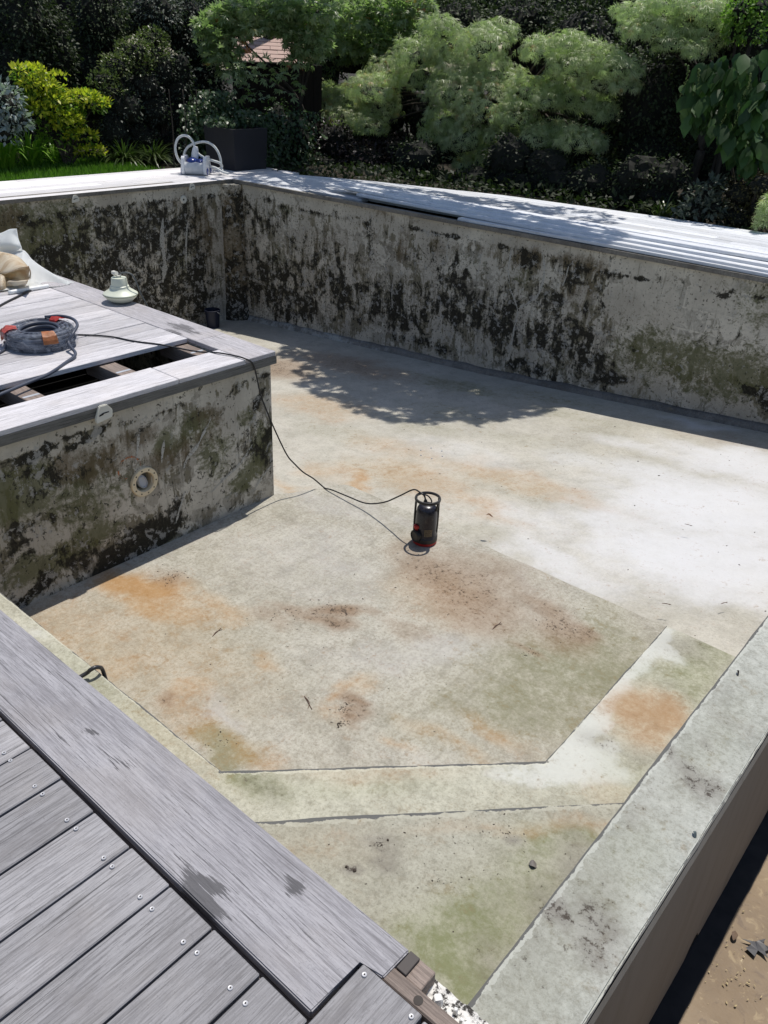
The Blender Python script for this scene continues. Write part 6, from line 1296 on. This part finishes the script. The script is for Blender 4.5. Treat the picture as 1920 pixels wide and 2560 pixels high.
pads = [(710, 215, 50, 34), (765, 222, 62, 40), (745, 255, 60, 28), (820, 230, 50, 40), (800, 195, 60, 34), (840, 160, 56, 36), (905, 165, 60, 44), (900, 120, 56, 36), (970, 105, 60, 40), (950, 60, 44, 26), (1040, 100, 54, 44), (1075, 70, 40, 26), (1000, 150, 60, 40), (1060, 165, 66, 44), (980, 200, 64, 44), (1050, 225, 74, 52), (1130, 200, 44, 40), (1110, 250, 44, 34), (960, 260, 46, 34), (800, 272, 40, 26), (1000, 300, 60, 40), (1050, 330, 50, 36), (1010, 355, 30, 20), (940, 290, 32, 22), (1085, 290, 32, 26),
        (1170, 110, 46, 30), (1230, 100, 54, 32), (1290, 125, 60, 34), (1340, 150, 46, 28), (1240, 140, 56, 30), (1300, 175, 54, 30), (1350, 185, 26, 20), (1180, 215, 30, 22), (1240, 215, 56, 36), (1300, 225, 30, 34), (1210, 180, 40, 26), (1200, 295, 60, 34), (1250, 305, 50, 30), (1160, 300, 36, 26), (1280, 310, 26, 22), (1320, 245, 14, 20)]
mb = onp(1000, 380, 1, 11.3)
MAP = maple("large weeping maple with feathery pale green leaves in drooping tiers behind the boards", (mb.x, 11.9, -.1), pads, 11.6, 1750, L_MAPLE)
mb = onp(1480, 330, 1, 11.6)
maple("smaller weeping maple with greyish feathery leaves at the top right", (mb.x, 11.9, -.1), [(1380, 30, 50, 26), (1440, 15, 56, 26), (1500, 25, 56, 32), (1545, 40, 44, 34), (1410, 60, 54, 30), (1470, 65, 54, 36), (1530, 80, 40, 34), (1450, 95, 40, 22), (1380, 70, 30, 24), (1510, 110, 28, 22)], 12.0, 1750, L_MAPLE2)
bush("purple_shrub", "dark purple-leaved shrub in the shade under the left end of the maple", "shrub", [pc3(720, 310, 60, 50, Y=11.0), pc3(790, 345, 70, 40, Y=11.0), pc3(860, 340, 60, 50, Y=11.4), pc3(660, 345, 40, 30, Y=10.8)], 1500, SH_OVAL, .06, L_PURPLE)

# right: large-leaved climber, lime shrub, low shrubs
cb = onp(1600, 420, 1, 10.6)
vt = thing("large_leaved_climber", (cb.x, 10.8, -.1), "climber with big hanging green leaves and thin flower tassels at the right edge", "climber")
P, O = [], []
for (px, py, rx, ry, n) in ((1540, 170, 50, 40, 90), (1590, 160, 60, 50, 110), (1640, 150, 50, 50, 100), (1560, 215, 60, 36, 110), (1620, 220, 60, 40, 120), (1520, 235, 30, 26, 46), (1600, 275, 50, 34, 90), (1645, 290, 36, 36, 70), (1575, 260, 34, 30, 50), (1640, 330, 30, 20, 36), (1600, 330, 26, 14, 22), (1500, 190, 26, 26, 30), (1655, 230, 40, 50, 60)):
    c, r = pc3(px, py, rx, ry, Y=10.6); p, o = shell(c, (r[0], .3, r[2]), int(n*.5), .5, -1); P.append(p); O.append(unit(o*.2+np.array([.3, -.9, 0])))
P, O = np.concatenate(P), np.concatenate(O)
leaf_cloud("leaves", P, O, SH_BIG, .19, L_BIG, vt, 1.9, .5, .2, svar=.5)
stems("stems", vt, [[Vector((cb.x+.1*i, 10.9, -.1)), onp(1560+20*i, 260, 1, 10.9), onp(1500+35*i, 130, 1, 10.8)] for i in range(6)], .02, .008)
TASS = leaf_mat("tassel", (.16, .22, .07), (.22, .28, .10))
for (px, py, ln) in ((1486, 140, .34), (1510, 150, .36), (1570, 225, .26), (1596, 225, .30), (1620, 160, .28)):
    c = onp(px, py, 1, 10.35); bm = bmesh.new()
    for k in range(26):
        t = k/26; q = c+Vector((.02*math.sin(t*5), 0, -ln*t)); bmesh.ops.create_icosphere(bm, subdivisions=1, radius=.014*(1-t*.6), matrix=Matrix.Translation(q+Vector((nr.normal(0, .006), nr.normal(0, .006), 0))))
    from_bm("tassel", bm, TASS, vt)
bush("lime_shrub", "bright lime green shrub in the top right corner", "shrub", [pc3(1600, 30, 34, 44, Y=11.9), pc3(1625, 70, 28, 36, Y=11.9), pc3(1590, 70, 24, 30, Y=11.9), pc3(1645, 20, 24, 40, Y=12)], 2400, SH_OVAL, .06, L_LIME, core=.5)
bush("low_shrub", "low grey-green shrub with glossy oval leaves behind the boards, right of centre", "shrub", [pc3(1520, 420, 30, 20, Y=10.3), pc3(1500, 450, 26, 18, Y=10.2), pc3(1480, 470, 24, 16, Y=10.15), pc3(1545, 450, 24, 24, Y=10.3), pc3(1540, 400, 18, 14, Y=10.3)], 1300, SH_OVAL, .085, L_GREY, droop=.3, core=.5)
bush("low_shrub", "low brownish shrub with small yellowing leaves at the right edge", "shrub", [pc3(1600, 420, 44, 36, Y=10.5), pc3(1640, 400, 30, 30, Y=10.5), pc3(1590, 470, 50, 26, Y=10.4), pc3(1640, 450, 34, 30, Y=10.5)], 2600, SH_OVAL, .04, leaf_mat("rusty_leaf", (.028, .028, .013), (.10, .085, .03), .45, .2), core=.6)
bush("low_shrub", "light green feathery shrub in the lower right corner of the planting", "shrub", [pc3(1655, 470, 16, 30, Y=10.1), pc3(1662, 440, 14, 20, Y=10.1)], 2600, SH_FINE, .07, L_MAPLE, core=None, trunk=False)
strap_clump("strap_plant", "dark strap-leaved clump in the shade behind the boards at the right", tuple(onp(1430, 470, 1, 10.3)[:2])+(-.1,), 60, .4, L_DARKSTRAP, .014, 1.0)

N = 5200; X_ = nr.uniform(-9.6, 2.5, N); Y_ = nr.uniform(0, 1, N)
ye = np.interp(X_, [-9.6, -9.45, -8.1, -6.2, -4.2, 3], [8.5, 8.55, 9.2, 9.75, 10.0, 10.0]); Y_ = ye+.06+Y_*1.5
P = np.stack([X_, Y_, -.09+nr.random(N)*.16*np.clip((Y_-ye)*2, .15, 1)], 1)
o = leaf_cloud('ground_cover', P, np.stack([nr.normal(0, .7, N), nr.normal(-.3, .6, N), np.full(N, .5)], 1), SH_OVAL, .085, L_DARK, None, 0, .6, .5, tshift=-.55); tag(o, kind='stuff')  # tint lowered so the leaf colour itself carries the maple's shade
# tall overhanging tree whose leaves shade the deck and the pool floor
TB = Vector((-12.3, 11.2, -.1))
tt = thing("tall_tree", TB, "tall tree behind the maple whose high boughs hang over the pool", "tree")
cl = [(Vector(c), r, f) for c, r, f in (((-5.9, 7.95, 3.5), (.75, .36, .3), 1.0), ((-5.2, 7.75, 3.45), (.65, .34, .3), 1.0), ((-4.7, 8.1, 3.5), (.5, .36, .3), .9), ((-5.4, 8.4, 3.7), (1.3, .45, .3), 1.4), ((-6.5, 8.35, 3.6), (.5, .35, .3), .8), ((-4.3, 8.7, 3.7), (.35, .4, .3), .8), ((-5.6, 8.2, 3.6), (.8, .3, .3), 1.0), ((-6.2, 8.75, 3.7), (.9, .4, .3), 1.2), ((-5.0, 8.95, 3.8), (.9, .4, .3), 1.2), ((-4.4, 9.2, 3.9), (.5, .35, .3), .8), ((-6.7, 9.0, 3.8), (.6, .35, .3), 1.6), ((-5.7, 9.05, 3.8), (.6, .35, .3), 1.6), ((-4.8, 8.75, 3.8), (.5, .35, .3), 1.6), ((-7.3, 8.9, 3.8), (.5, .35, .3), 1.2),
    ((-9.9, 9.3, 3.7), (.7, .7, .4), .45), ((-9.0, 9.6, 3.8), (.8, .6, .4), .6), ((-8.0, 9.9, 3.9), (.9, .5, .3), 1.2), ((-6.9, 10.1, 3.9), (.9, .5, .3), 1.1), ((-6.0, 10.3, 3.9), (.8, .5, .3), .8), ((-5.2, 10.5, 3.9), (.7, .45, .3), .6), ((-10.6, 10.4, 4.0), (.9, .8, .5), .8), ((-9.6, 10.4, 4.1), (1, .6, .4), .9), ((-6.6, 9.6, 3.9), (.8, .3, .3), .25), ((-5.0, 9.7, 3.9), (.5, .3, .3), .2))]
P, O, Tn = dome_cloud(cl, 520); leaf_cloud("crown", P, O, SH_PALM, .12, L_TALL, tt, .4, .6, .9, Tn)
stems("trunk", tt, [[TB, TB+Vector((.1, -.1, 2)), TB+Vector((.2, -.4, 3.8)), TB+Vector((.2, -.5, 4.6))]], .13, .07)
fk = TB+Vector((.2, -.4, 3.6))
stems("limbs", tt, [[fk, fk.lerp(c, .35)+Vector((.15, .1, .35)), fk.lerp(c, .7)+Vector((-.1, .12, .3)), c] for c, r, f in cl], .022, .008)
